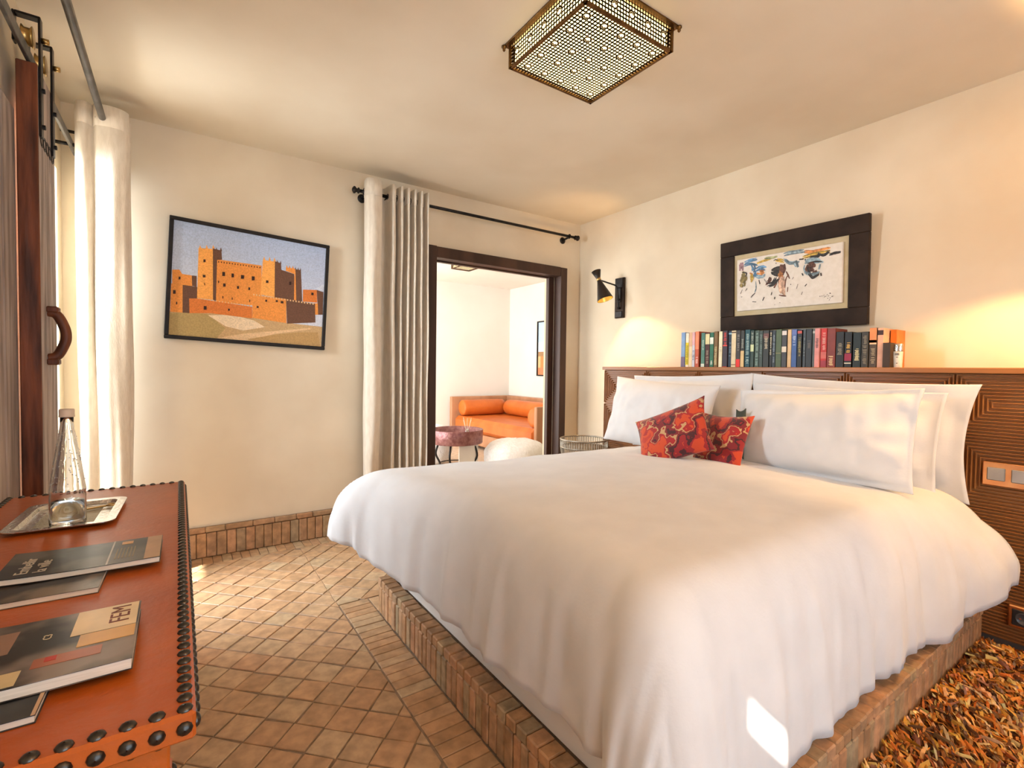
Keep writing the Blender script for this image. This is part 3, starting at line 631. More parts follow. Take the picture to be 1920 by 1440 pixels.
# ------------------------------------------------------------------ pictures
CASTLE=[('gnd',[(-.006,.203),(.17,.227),(.442,.226),(.725,.206),(1.002,.202),(1.0,.0),(.0,.0)]),('grass',[(-.005,.184),(.107,.217),(.223,.211),(.334,.098),(.283,.002),(.0,.0)]),('sand',[(.223,.202),(.372,.23),(.515,.196),(.59,.144),(.446,.093),(.333,.118)]),('path',[(.283,.002),(.447,.063),(.666,.118),(.903,.177),(.92,.168),(.667,.091),(.463,-.002)]),('grass2',[(.47,.014),(.682,.088),(.823,.122),(.97,.142),(.992,-.001),(.557,.004)]),('lo',[(.003,.566),(.043,.576),(.06,.541),(.116,.539),(.123,.438),(.007,.443)]),('dk',[(.116,.539),(.145,.541),(.148,.443),(.121,.448)]),('lo',[(.001,.447),(.066,.446),(.073,.202),(.002,.2)]),('dk',[(.066,.446),(.151,.444),(.154,.337),(.11,.319),(.113,.204),(.073,.202)]),('ro',[(.843,.552),(.945,.567),(.953,.44),(.846,.432)]),('dk',[(.945,.567),(.996,.555),(.999,.325),(.965,.32)]),('lo',[(.928,.43),(.957,.435),(.965,.32),(.94,.316)]),('snow',[(.937,.576),(.998,.639),(.999,.561)]),('lo',[(.262,.716),(.547,.724),(.558,.339),(.266,.328)]),('dk',[(.232,.808),(.286,.802),(.292,.719),(.262,.711),(.267,.338),(.246,.344)]),('li',[(.148,.791),(.233,.803),(.249,.345),(.153,.342)]),('dk',[(.631,.786),(.678,.776),(.683,.713),(.774,.691),(.794,.434),(.642,.438)]),('lo',[(.714,.742),(.78,.746),(.802,.435),(.782,.437),(.776,.691),(.714,.71)]),('dk',[(.781,.741),(.821,.739),(.842,.431),(.798,.434)]),('li',[(.553,.778),(.635,.782),(.645,.439),(.548,.447)]),('ro',[(.107,.333),(.154,.342),(.497,.323),(.5,.214),(.236,.223),(.113,.204)]),('lo',[(.497,.437),(.726,.438),(.737,.203),(.5,.22)]),('dk',[(.726,.438),(.937,.426),(.947,.239),(.741,.198)]),('li',[(.151,.787),(.155,.819),(.165,.789)]),('li',[(.19,.797),(.194,.83),(.204,.799)]),('li',[(.229,.807),(.233,.84),(.244,.809)]),('dk',[(.25,.791),(.254,.824),(.263,.79)]),('dk',[(.276,.798),(.281,.831),(.29,.797)]),('li',[(.555,.776),(.56,.815),(.57,.778)]),('li',[(.592,.78),(.597,.819),(.607,.781)]),('li',[(.625,.782),(.63,.821),(.641,.783)]),('dk',[(.647,.774),(.651,.805),(.658,.773)]),('dk',[(.67,.771),(.674,.802),(.681,.77)]),('lo',[(.714,.739),(.718,.766),(.726,.74)]),('lo',[(.733,.741),(.737,.768),(.746,.742)]),('lo',[(.757,.743),(.761,.77),(.769,.744)]),('dk',[(.777,.74),(.78,.765),(.786,.74)]),('dk',[(.797,.739),(.8,.764),(.806,.739)]),('dk',[(.813,.737),(.816,.762),(.822,.737)]),('wn',[(.269,.702),(.274,.702),(.275,.689),(.269,.689)]),('wn',[(.286,.702),(.291,.703),(.292,.69),(.286,.689)]),('wn',[(.303,.703),(.308,.703),(.309,.69),(.303,.69)]),('wn',[(.32,.703),(.325,.703),(.326,.69),(.32,.69)]),('wn',[(.337,.704),(.343,.704),(.343,.691),(.337,.691)]),('wn',[(.354,.704),(.36,.704),(.36,.691),(.355,.691)]),('wn',[(.372,.704),(.377,.705),(.378,.692),(.372,.691)]),('wn',[(.389,.705),(.395,.705),(.395,.692),(.39,.692)]),('wn',[(.407,.705),(.412,.706),(.413,.692),(.407,.692)]),('wn',[(.424,.706),(.43,.706),(.43,.693),(.425,.692)]),('wn',[(.442,.706),(.448,.706),(.448,.693),(.443,.693)]),('wn',[(.46,.707),(.466,.707),(.466,.694),(.46,.693)]),('wn',[(.478,.707),(.484,.707),(.484,.694),(.478,.694)]),('wn',[(.496,.707),(.502,.708),(.502,.694),(.497,.694)]),('wn',[(.514,.708),(.52,.708),(.521,.695),(.515,.694)]),('wn',[(.533,.708),(.539,.709),(.539,.695),(.533,.695)]),('sn',[(.5,.447),(.509,.446),(.509,.432),(.501,.432)]),('sn',[(.519,.446),(.528,.446),(.528,.431),(.519,.431)]),('sn',[(.537,.445),(.546,.445),(.547,.43),(.538,.431)]),('sn',[(.556,.444),(.565,.444),(.566,.429),(.557,.43)]),('sn',[(.575,.444),(.584,.443),(.585,.429),(.576,.429)]),('sn',[(.594,.443),(.603,.442),(.604,.428),(.595,.428)]),('sn',[(.613,.442),(.623,.442),(.623,.427),(.614,.427)]),('sn',[(.633,.441),(.642,.441),(.642,.426),(.633,.426)]),('sn',[(.652,.44),(.661,.44),(.662,.425),(.653,.425)]),('sn',[(.672,.439),(.681,.439),(.681,.424),(.672,.425)]),('sn',[(.691,.439),(.701,.438),(.701,.423),(.692,.424)]),('sn',[(.711,.438),(.721,.437),(.721,.422),(.712,.423)]),('sn',[(.731,.437),(.741,.436),(.741,.421),(.732,.422)]),('sn',[(.751,.436),(.761,.436),(.761,.421),(.752,.421)]),('sn',[(.771,.435),(.781,.435),(.781,.42),(.772,.42)]),('sn',[(.792,.434),(.801,.434),(.802,.419),(.792,.419)]),('sn',[(.812,.433),(.822,.433),(.822,.418),(.813,.418)]),('sn',[(.833,.433),(.842,.432),(.843,.417),(.833,.417)]),('sn',[(.853,.432),(.863,.431),(.864,.416),(.854,.416)]),('sn',[(.874,.431),(.884,.43),(.885,.415),(.875,.415)]),('sn',[(.895,.43),(.905,.429),(.906,.414),(.896,.415)]),('sn',[(.916,.429),(.926,.429),(.927,.413),(.917,.414)]),('sn',[(.157,.349),(.164,.349),(.164,.337),(.158,.338)]),('sn',[(.175,.349),(.182,.348),(.182,.336),(.175,.337)]),('sn',[(.193,.348),(.2,.347),(.2,.335),(.193,.336)]),('sn',[(.211,.347),(.218,.346),(.218,.335),(.211,.335)]),('sn',[(.229,.346),(.236,.346),(.236,.334),(.23,.334)]),('sn',[(.248,.345),(.254,.345),(.255,.333),(.248,.334)]),('sn',[(.266,.345),(.273,.344),(.273,.332),(.266,.333)]),('sn',[(.284,.344),(.291,.343),(.292,.331),(.285,.332)]),('sn',[(.303,.343),(.31,.342),(.31,.33),(.303,.331)]),('sn',[(.322,.342),(.329,.341),(.329,.329),(.322,.33)]),('sn',[(.341,.341),(.348,.341),(.348,.328),(.341,.329)]),('sn',[(.36,.341),(.367,.34),(.367,.328),(.36,.328)]),('sn',[(.379,.34),(.386,.339),(.386,.327),(.379,.328)]),('sn',[(.398,.339),(.405,.338),(.405,.326),(.398,.327)]),('sn',[(.417,.338),(.424,.337),(.425,.325),(.418,.326)]),('sn',[(.437,.337),(.444,.336),(.444,.324),(.437,.325)]),('sn',[(.457,.336),(.464,.335),(.464,.323),(.457,.324)]),('sn',[(.476,.335),(.484,.335),(.484,.322),(.477,.323)]),('wn',[(.297,.609),(.314,.611),(.315,.575),(.298,.571)]),('wn',[(.355,.607),(.37,.608),(.371,.574),(.356,.571)]),('wn',[(.415,.605),(.434,.607),(.435,.575),(.416,.571)]),('wn',[(.485,.608),(.504,.609),(.505,.574),(.486,.57)]),('wn',[(.306,.506),(.321,.507),(.322,.479),(.307,.476)]),('wn',[(.393,.499),(.406,.499),(.406,.475),(.394,.472)]),('wn',[(.466,.5),(.478,.501),(.478,.478),(.467,.475)]),('wn',[(.18,.696),(.193,.697),(.193,.674),(.18,.67)]),('wn',[(.18,.558),(.196,.559),(.197,.538),(.181,.535)]),('wn',[(.581,.59),(.597,.591),(.598,.568),(.581,.564)]),('wn',[(.013,.389),(.028,.39),(.029,.36),(.014,.357)]),('wn',[(.195,.281),(.212,.281),(.213,.25),(.196,.247)]),('wn',[(.344,.281),(.355,.282),(.355,.263),(.344,.261)]),('wn',[(.527,.335),(.54,.336),(.54,.319),(.527,.317)]),('wn',[(.582,.406),(.594,.406),(.595,.387),(.583,.385)]),('wn',[(.654,.414),(.668,.414),(.668,.397),(.654,.395)]),('wn',[(.688,.411),(.707,.412),(.708,.391),(.689,.388)]),('wn',[(.905,.533),(.921,.534),(.922,.51),(.905,.507)]),('wn',[(.741,.61),(.755,.611),(.756,.58),(.742,.577)]),('wn',[(.033,.291),(.04,.291),(.041,.269),(.033,.268)]),('wn',[(.041,.513),(.052,.513),(.052,.49),(.041,.488)]),('wn',[(.305,.39),(.311,.39),(.311,.367),(.306,.366)]),('wn',[(.363,.388),(.369,.388),(.37,.367),(.364,.366)]),('wn',[(.477,.386),(.482,.387),(.483,.365),(.477,.364)]),('wn',[(.274,.524),(.28,.524),(.28,.503),(.275,.502)]),('wn',[(.192,.487),(.196,.487),(.197,.466),(.193,.465)])]
PAINT=[('bl',.017,[(.089,.915),(.145,.945),(.219,.952)]),('bl',.015,[(.081,.861),(.15,.877),(.217,.838)]),('pu',.024,[(.048,.926),(.049,.802)]),('bl',.021,[(.17,.85),(.189,.768),(.175,.749)]),('ye',.016,[(.224,.869),(.297,.893),(.374,.916)]),('gn',.018,[(.298,.947),(.362,.93),(.412,.937)]),('te',.018,[(.487,.948),(.547,.962),(.671,.952)]),('te',.016,[(.492,.863),(.54,.788),(.623,.776)]),('te',.021,[(.594,.784),(.605,.709)]),('or',.016,[(.682,.944),(.744,.916),(.811,.926)]),('ye',.018,[(.664,.852),(.761,.871),(.887,.875)]),('or',.015,[(.761,.931),(.828,.931),(.898,.94)]),('bk',.016,[(.727,.825),(.789,.823),(.8,.87)]),('bk',.013,[(.8,.86),(.844,.828),(.887,.875)]),('bk',.015,[(.893,.824),(.93,.838),(.977,.839)]),('bk',.01,[(.629,.821),(.67,.815)]),('bk',.012,[(.681,.812),(.687,.79)]),('ye',.018,[(.412,.874),(.449,.853),(.479,.824)]),('bk',.007,[(.386,.87),(.405,.886),(.43,.869)]),('bk',.01,[(.408,.822),(.414,.815)]),('bk',.021,[(.372,.702),(.41,.715),(.453,.715)]),('bk',.037,[(.377,.658),(.421,.605),(.434,.687)]),('br',.03,[(.473,.763),(.478,.677),(.458,.554)]),('or',.024,[(.434,.645),(.446,.578),(.465,.595)]),('br',.024,[(.357,.554),(.343,.492),(.317,.454)]),('bk',.016,[(.408,.543),(.381,.462),(.33,.44)]),('bk',.013,[(.426,.518),(.4,.437),(.348,.404)]),('br',.012,[(.419,.455),(.393,.373)]),('br',.021,[(.445,.535),(.45,.406),(.456,.34)]),('pk',.037,[(.483,.527),(.475,.401),(.486,.248)]),('br',.011,[(.508,.649),(.526,.581),(.543,.504)]),('br',.01,[(.532,.58),(.507,.501),(.499,.353)]),('br',.01,[(.442,.234),(.473,.218),(.513,.201)]),('br',.007,[(.527,.359),(.523,.274)]),('bl',.024,[(.222,.76),(.263,.783),(.308,.75)]),('bl',.021,[(.209,.73),(.201,.666),(.234,.625)]),('or',.027,[(.235,.702),(.261,.685),(.281,.691)]),('te',.022,[(.22,.639),(.26,.608),(.293,.634)]),('ol',.037,[(.072,.729),(.085,.669),(.055,.585)]),('bk',.012,[(.058,.743),(.106,.721),(.098,.655)]),('ye',.024,[(.154,.687),(.166,.596),(.158,.564)]),('or',.012,[(.141,.713),(.174,.683)]),('ol',.022,[(.047,.53),(.06,.482)]),('ol',.015,[(.096,.543),(.088,.477)]),('te',.009,[(.205,.543),(.21,.408),(.195,.332)]),('bk',.009,[(.239,.558),(.251,.478)]),('gy',.007,[(.292,.568),(.317,.497),(.331,.516)]),('te',.033,[(.704,.755),(.766,.769),(.827,.733)]),('bk',.012,[(.704,.725),(.761,.741),(.833,.722)]),('br',.067,[(.726,.648),(.76,.62),(.777,.636)]),('bk',.012,[(.709,.683),(.715,.59),(.737,.554)]),('te',.012,[(.681,.71),(.675,.63),(.697,.553)]),('te',.016,[(.686,.576),(.743,.522),(.81,.537)]),('bk',.015,[(.72,.537),(.754,.469),(.799,.51)]),('bk',.009,[(.822,.535),(.827,.483)]),('te',.012,[(.816,.686),(.805,.599)]),('bk',.009,[(.657,.572),(.668,.529)]),('gy',.006,[(.568,.488),(.58,.527)]),('bk',.006,[(.685,.339),(.702,.377)]),('gy',.006,[(.608,.311),(.621,.393)]),('gy',.006,[(.655,.198),(.664,.249)]),('bk',.007,[(.552,.396),(.558,.406)]),('bk',.006,[(.373,.301),(.366,.247)]),('bk',.009,[(.404,.208),(.4,.165)]),('bk',.007,[(.297,.225),(.28,.161)]),('bk',.006,[(.172,.161),(.213,.149)]),('bk',.007,[(.202,.32),(.174,.28),(.156,.243)]),('bk',.005,[(.062,.413),(.043,.336)]),('bk',.005,[(.115,.426),(.096,.378)]),('bk',.005,[(.45,.097),(.456,.09)]),('bk',.005,[(.401,.066),(.405,.06)]),('bk',.005,[(.049,.272),(.063,.275)]),('bk',.004,[(.815,.135),(.823,.142)]),('bk',.004,[(.832,.137),(.84,.144)]),('bk',.004,[(.849,.145),(.856,.152)]),('bk',.004,[(.865,.127),(.873,.134)]),('bk',.004,[(.876,.15),(.884,.157)]),('bk',.004,[(.898,.172),(.906,.179)]),('bk',.004,[(.903,.166),(.911,.173)]),('bk',.004,[(.854,.118),(.862,.125)]),('bk',.004,[(.882,.089),(.889,.095)]),('bk',.004,[(.901,.091),(.908,.097)]),('bk',.004,[(.917,.113),(.925,.12)]),('bk',.004,[(.922,.117),(.93,.124)]),('bk',.004,[(.895,.061),(.903,.068)]),('bk',.004,[(.887,.128),(.895,.135)])]
CC = dict(gnd=(.56, .36, .17), grass=(.44, .31, .12), sand=(.80, .62, .40), path=(.74, .50, .27), grass2=(.48, .29, .11), lo=(.82, .30, .06), li=(.92, .40, .09), ro=(.70, .20, .04), dk=(.15, .07, .04), snow=(.62, .66, .74), wn=(.045, .02, .012), sn=(.78, .48, .22))
def framed(name, label, W_, H_, bar, depth, mat, rot, loc):
    t = thing(name, label, 'picture', loc, rot)      # local: x right, z up, faces -Y
    for (x0, x1, z0, z1, n) in ((-W_/2, W_/2, H_/2-bar, H_/2, 'frame_bar'), (-W_/2, W_/2, -H_/2, -H_/2+bar, 'frame_bar'), (-W_/2, -W_/2+bar, -H_/2+bar, H_/2-bar, 'frame_bar'), (W_/2-bar, W_/2, -H_/2+bar, H_/2-bar, 'frame_bar')):
        MB().box(x0, x1, -depth, 0, z0, z1, .003).build(n, mat, t)
    return t
# fortress photograph, hung a little crooked on the back wall
PW, PH = .893, .712
t = framed('framed_picture', 'black framed picture of an orange mud fortress, hung crooked on the back wall', PW, PH, .022, .032, M_black, (.0, math.radians(2.6), 0), (-2.762, -.004, 1.663))
iw, ih = PW-.044, PH-.044
b = MB()
for k in range(16):
    z0 = -ih/2+ih*k/16; z1 = z0+ih/16; tt = k/15
    c = [a_+(b_-a_)*tt for a_, b_ in zip((.66, .66, .70), (.42, .50, .66))]
    b.col = tuple(c); b.add([(-iw/2, -.022, z0), (iw/2, -.022, z0), (iw/2, -.022, z1), (-iw/2, -.022, z1)], [(0, 1, 2, 3)])
for k, (n, P) in enumerate(CASTLE):
    b.col = CC[n]; yy = -.0222-.00004*k
    bm = bmesh.new(); vv = [bm.verts.new(((u-.5)*iw, yy, (v-.5)*ih)) for u, v in P]; f = bm.faces.new(vv); bmesh.ops.triangulate(bm, faces=[f]); bm.verts.index_update()
    b.add([v.co for v in bm.verts], [[v.index for v in f.verts] for f in bm.faces]); bm.free()
b.build('print', M_print, t)
MB().box(-iw/2, iw/2, -.0215, -.004, -ih/2, ih/2).build('backing', M_black, t)
# painting over the books, its top tipped out from the wall
PW, PH = .878, .600
t = framed('framed_painting', 'abstract horsemen painting in a wide dark brown frame above the books', PW, PH, .098, .03, M_frame2, (0, 0, 0), (0, 0, 0))
t.matrix_world = Matrix.Translation((-.028, -1.948, 1.750)) @ Matrix.Rotation(-.06, 4, 'Y') @ Matrix.Rotation(-PI/2, 4, 'Z') @ Matrix.Rotation(math.radians(.7), 4, 'Y')
MB().box(-PW/2+.095, PW/2-.095, -.018, -.004, -PH/2+.095, PH/2-.095).build('mount', M_mat, t)
cw, chh = .63, .34
cv = MB().box(-cw/2, cw/2, -.034, -.018, -chh/2, chh/2, .003).build('canvas', M_canvas, t)
PC = dict(bl=(.10, .22, .36), pu=(.22, .13, .14), ye=(.52, .34, .06), gn=(.30, .32, .16), te=(.20, .27, .30), bk=(.03, .024, .02), br=(.12, .05, .03), pk=(.60, .38, .26), ol=(.20, .15, .05), gy=(.35, .32, .29))
PC['or'] = (.56, .22, .06)
b = MB(); rr = random.Random(4)
for k, (n, w, P) in enumerate(PAINT):
    b.col = PC[n]; pts = [Vector(((u-.5)*cw, 0, (v-.5)*chh)) for u, v in P]; sp = spline(pts, 5) if len(pts) > 2 else pts
    for sub in range(5 if w > .012 else 1):
        w2 = w*cw*(.85 if w > .012 else 1.3); o_ = Vector((rr.uniform(-1, 1), 0, rr.uniform(-1, 1)))*w*cw*.75 if w > .012 else Vector()
        c0 = PC[n]; f = rr.uniform(.6, 1.6); b.col = tuple(min(1, x*f) for x in c0)
        vs = []; m = len(sp)
        for q, p in enumerate(sp):
            d = (sp[min(q+1, m-1)]-sp[max(q-1, 0)]).normalized(); nn = Vector((-d.z, 0, d.x)); ww = w2/2*(math.sin(PI*(q+.6)/(m+.2))**.5)*rr.uniform(.75, 1.2)
            y_ = -.0345-.00003*k-.000005*sub
            vs += [p+o_+nn*ww+Vector((0, y_, 0)), p+o_-nn*ww+Vector((0, y_, 0))]
        b.add(vs, [(2*q, 2*q+2, 2*q+3, 2*q+1) for q in range(m-1)])
b.build('paint_strokes', M_paintst, t, kind='stuff')
# palm picture in the living room
t = framed('framed_picture', 'thin black framed picture of a palm and clay walls in the living room', .80, .86, .018, .03, M_black, (0, 0, -PI/2), (1.556, 2.27, 1.51))
b = MB(); y_ = -.012
def q4(c, x0, x1, z0, z1, y): b.col = c; b.add([(x0, y, z0), (x1, y, z0), (x1, y, z1), (x0, y, z1)], [(0, 1, 2, 3)])
q4((.50, .66, .80), -.39, .39, -.42, .42, -.010); q4((.62, .70, .78), -.39, .39, -.42, .1, -.0105)
q4((.80, .52, .26), -.39, .39, -.42, -.12, -.011); q4((.70, .28, .10), -.32, -.20, -.34, -.12, -.0115); q4((.66, .25, .12), -.39, .39, -.42, -.30, -.0118)
q4((.40, .24, .12), -.38, -.24, -.12, -.05, -.0112); q4((.34, .24, .16), -.145, -.135, -.12, .16, -.0114)
for k in range(9):
    a_ = PI*k/8; b.col = (.36, .24, .10); b.add([(-.14, -.0119, .16), (-.14+.09*math.cos(a_)-.01, -.0119, .16+.08*math.sin(a_)-.03), (-.14+.09*math.cos(a_)+.01, -.0119, .16+.08*math.sin(a_)-.02)], [(0, 1, 2)])
b.build('print', M_print, t); MB().box(-.39, .39, -.009, -.002, -.42, .42).build('backing', M_black, t)

# ------------------------------------------------------------------ curtains and rods
def curtain(name, label, plan, z0, z1, seed, mat=M_cream, flare=1.0, hem=.10):
    b = MB(); sp = spline(plan, 7); n = len(sp); m = 28; vs = []; fs = []
    cx = sum(p.x for p in sp)/n; cy = sum(p.y for p in sp)/n
    for i, p in enumerate(sp):
        for j in range(m+1):
            t = j/m; z = z1+(z0-z1)*t; k = 1+(flare-1)*t
            dx = .016*nz(p.x*9+seed, p.y*9, z*1.1)*(.15+t)+.006*nz(p.x*26, p.y*20, z*2.2+seed); dy = .018*nz(p.x*13, p.y*9+seed, z*1.3)*(.15+t)+.007*nz(p.x*30, p.y*20+seed, z*1.6)
            vs.append((cx+(p.x-cx)*k+dx, cy+(p.y-cy)*k+dy, z))
    for i in range(n-1):
        for j in range(m): a = i*(m+1)+j; fs.append((a, a+1, a+m+2, a+m+1))
    b.add(vs, fs); t = thing(name, label, 'curtain', (cx, cy, z0))
    b.v = [(x-cx, y-cy, z-z0) for x, y, z in b.v]
    o = b.build('panel', mat, t, True); solid(o, .004)
    # stitched heading band
    h = MB(); vs = []; fs = []
    for p in sp:
        for z in (z1+.002, z1-hem): vs.append((p.x-cx, p.y-cy, z-z0))
    for i in range(n-1): fs.append((2*i, 2*i+1, 2*i+3, 2*i+2))
    h.add(vs, fs); o = h.build('heading', mat, t, True); solid(o, .008); return t, sp
zr = 2.385
plan = [(-3.565, -.28), (-3.55, -.325), (-3.525, -.335), (-3.508, -.315), (-3.495, -.30), (-3.48, -.335), (-3.43, -.345), (-3.39, -.335), (-3.368, -.315), (-3.362, -.29), (-3.40, -.265), (-3.52, -.25), (-3.55, -.235), (-3.52, -.215), (-3.39, -.20), (-3.36, -.18), (-3.40, -.16), (-3.52, -.145), (-3.55, -.13), (-3.5, -.115), (-3.42, -.10)]
ct, sp = curtain('curtain', 'cream linen eyelet curtain bunched in the corner behind the glass bottle', [(x, y, 0) for x, y in plan], .02, 2.445, 3)
def torus(c, axis, R_, r, n=24, m=8):
    pts = []; ax = Vector(axis).normalized(); a = ax.orthogonal().normalized(); b_ = ax.cross(a)
    b = MB(); vs = []; fs = []
    for i in range(n):
        th = 2*PI*i/n; d = a*math.cos(th)+b_*math.sin(th)
        for k in range(m):
            ph = 2*PI*k/m; vs.append(Vector(c)+d*(R_+r*math.cos(ph))+ax*r*math.sin(ph))
    for i in range(n):
        for k in range(m): fs.append((i*m+k, ((i+1) % n)*m+k, ((i+1) % n)*m+(k+1) % m, i*m+(k+1) % m))
    return b.add(vs, fs)
def rel(o, c): return tuple(Vector(c)-o.location)
for yy in (-.332, -.257, -.207, -.152):
    torus(rel(ct, (-3.457, yy, 2.382)), (0, 1, 0), .024, .006).build('eyelet', M_iron, ct, True)
rodl = thing('curtain_rod', 'dark iron curtain rod running along the top left towards the corner', 'curtain rod', (-3.457, -2.0, 2.382))
MB().tube([(0, -2.0, 0), (0, 1.93, 0)], .0145, 14).build('pole', M_rail, rodl, True)
MB().tube([(0, 1.94, 0), (-.10, 1.94, 0), (-.196, 1.94, 0)], .008, 10).build('bracket', M_iron, rodl, True)
MB().sphere((0, 1.95, 0), .022).build('finial', M_iron, rodl, True)
plan = [(-2.085, -.10), (-2.092, -.17), (-2.07, -.195), (-2.03, -.20), (-1.992, -.18), (-1.985, -.12), (-1.975, -.05), (-1.95, -.035), (-1.925, -.05), (-1.915, -.15)]
x = -1.905
pts = [(-1.90, -.175)]
for k in range(5):
    pts += [(-1.882+.051*k, -.15), (-1.874+.051*k, -.045), (-1.858+.051*k, -.04), (-1.848+.051*k, -.15), (-1.838+.051*k, -.172)]
ct2, sp = curtain('curtain', 'cream pleated eyelet curtain drawn aside left of the doorway', [(x, y, 0) for x, y in plan+pts], .02, 2.455, 9, flare=1.0, hem=.11)
for xx in (-2.087, -1.984, -1.918, -1.878, -1.852, -1.827, -1.80, -1.776, -1.75, -1.725, -1.70, -1.674):
    torus(rel(ct2, (xx, -.10, 2.387)), (1, 0, 0), .022, .005, 18, 6).build('eyelet', M_iron, ct2, True)
rod2 = thing('curtain_rod', 'dark iron curtain rod with knob ends above the doorway', 'curtain rod', (-1.12, -.10, 2.387))
MB().tube([(-1.0, 0, 0), (.965, 0, 0)], .0115, 14).build('pole', M_iron, rod2, True)
for s, xe in ((-1, -1.0), (1, .965)):
    f = MB(); f.lathe([(.012, 0), (.020, .004), (.020, .012), (.012, .016), (.014, .022), (.024, .032), (.024, .040), (.012, .048), (.010, .050)], 16, (xe, 0, 0), Matrix.Rotation(s*PI/2, 4, 'Y')); f.build('finial', M_iron, rod2, True)
for xb in (-.955, -.80, .90):
    MB().tube([(xb, .0, -.004), (xb, .05, -.012), (xb, .093, -.012)], .009, 10).build('bracket', M_iron, rod2, True)
    MB().lathe([(.004, 0), (.030, 0), (.030, .007), (.004, .010)], 18, (xb, .098, -.018), Matrix.Rotation(PI/2, 4, 'X')).build('rosette', M_iron, rod2, True)
    torus((xb, 0, 0), (1, 0, 0), .017, .005, 18, 6).build('collar', M_iron, rod2, True)

# ------------------------------------------------------------------ sliding door, rail and weathered planks on the left wall
sd = thing('sliding_door', 'heavy reddish timber sliding door leaf with carved wooden pull handle', 'door', (-3.594, -.92, .012))
MB().box(-.028, .010, -.14, .14, 0, 2.232, .004).build('leaf', M_redwood, sd)
for k in range(3):
    MB().box(.010, .028, -.1385+.0925*k, -.1385+.0925*(k+1)-.0015, .002, 2.23, .003).build('face_board', M_greywood, sd)
MB().box(-.0285, .0285, -.146, -.139, .0, 2.232, .003).build('edge_strip', M_redwood, sd)
b = MB(); hz_ = 1.265
b.tube(spline([(.03, -.03, hz_-.085), (.055, -.03, hz_-.075), (.075, -.03, hz_-.03), (.080, -.03, hz_), (.075, -.03, hz_+.035), (.055, -.03, hz_+.08), (.03, -.03, hz_+.09)], 6), .017, 12)
hd = b.build('handle', M_redwood, sd, True)
for s in (-1, 1): MB().box(.026, .062, -.055, -.005, hz_+s*.10-.012, hz_+s*.10+.012, .005).build('handle_block', M_redwood, hd)
b = MB()
for k in range(5):
    for r in (.03, .022):
        T_ = torus((.0285, -.09+.045*k, 1.98-.0*k), (1, 0, 0), r*.8, .0016, 20, 5); b.add(T_.v, T_.f)
b.build('carved_rings', M_black, sd)
for yh in (-.115, .085):
    h = MB(); h.box(.029, .036, yh-.018, yh+.018, 1.98, 2.405, .002); h.box(-.032, .036, yh-.018, yh+.018, 2.398, 2.406, .002); h.box(-.039, -.032, yh-.018, yh+.018, 2.30, 2.406, .002)
    st = h.build('hanger_strap', M_iron, sd)
    MB().lathe([(.008, -.014), (.038, -.014), (.030, -.008), (.030, .008), (.038, .014), (.008, .014)], 20, (0, yh, 2.33), Matrix.Rotation(PI/2, 4, 'Y')).build('wheel', M_brassold, st, True)
    MB().lathe([(.003, 0), (.010, 0), (.010, .020), (.003, .021)], 10, (.036, yh, 2.33), Matrix.Rotation(PI/2, 4, 'Y')).build('bolt', M_brassold, st, True)
    for zz in (2.02, 2.15): MB().lathe([(.003, 0), (.009, 0), (.009, .008), (.003, .009)], 8, (.036, yh, zz), Matrix.Rotation(PI/2, 4, 'Y')).build('bolt', M_iron, st)
rl = thing('door_rail', 'flat grey iron rail that carries the sliding door', 'rail', (-3.592, -1.4, 2.27))
MB().box(-.006, .006, -1.4, 1.31, -.021, .021, .002).build('bar', M_rail, rl)
for yy in (-1.0, -.2, .5, 1.2):
    MB().lathe([(.004, 0), (.009, 0), (.009, .053), (.004, .054)], 10, (-.060, yy, 0), Matrix.Rotation(PI/2, 4, 'Y')).build('spacer', M_iron, rl, True)
    MB().lathe([(.003, 0), (.010, 0), (.009, .006), (.003, .008)], 8, (.006, yy, 0), Matrix.Rotation(PI/2, 4, 'Y')).build('bolt', M_iron, rl, True)
pd = thing('plank_door', 'pale weathered plank door standing against the left wall behind the sliding leaf', 'door', (-3.642, -1.7, .012))
y = -.62
k = 0
while y < .60:
    w = RND.uniform(.12, .16); MB().box(-.015, .012+RND.uniform(-.003, .003), y+.001, y+w-.001, 0, 2.06, .003).build('plank', M_greywood, pd); y += w
for zz in (.25, 1.05, 1.85): pass

# ------------------------------------------------------------------ leather desk with studs
DX0, DX1, DY0, DY1, DZ = -3.610, -3.137, -2.790, -1.327, .740
dk = thing('leather_desk', 'orange leather covered desk edged with rows of dark metal studs', 'desk', ((DX0+DX1)/2, (DY0+DY1)/2, 0))
ox_, oy_ = dk.location.x, dk.location.y
hw, hl = (DX1-DX0)/2, (DY1-DY0)/2
MB().box(-hw, hw, -hl, hl, DZ-.036, DZ, .004).build('top', M_leather, dk)
MB().box(-hw+.03, hw-.028, -hl+.05, hl-.05, DZ-.11, DZ-.036, .003).build('apron', M_leather, dk)
for sx in (-1, 1):
    for sy in (-1, 1):
        MB().box(sx*(hw-.05)-.024, sx*(hw-.05)+.024, sy*(hl-.075)-.024, sy*(hl-.075)+.024, 0, DZ-.11, .004).build('leg', M_leather, dk)
studm = MB().lathe([(.0088, 0), (.0090, .0012), (.0072, .0038), (.0040, .0054), (.0008, .0060)], 10, close=False).mesh('stud', M_stud, True)
def stud(x, y, z, rot=(0, 0, 0)): link('stud', studm, dk, loc=(x, y, z), rot=rot)
nS = 62; e = .0115
for k in range(nS):
    yy = -hl+e+(2*hl-2*e)*k/(nS-1); stud(hw-e, yy, DZ-.0004); stud(hw-.0004, yy, DZ-.018, (0, PI/2, 0))
    if k % 1 == 0 and 0 < k < nS-1: stud(-hw+e, yy, DZ-.0004)
nT = 17
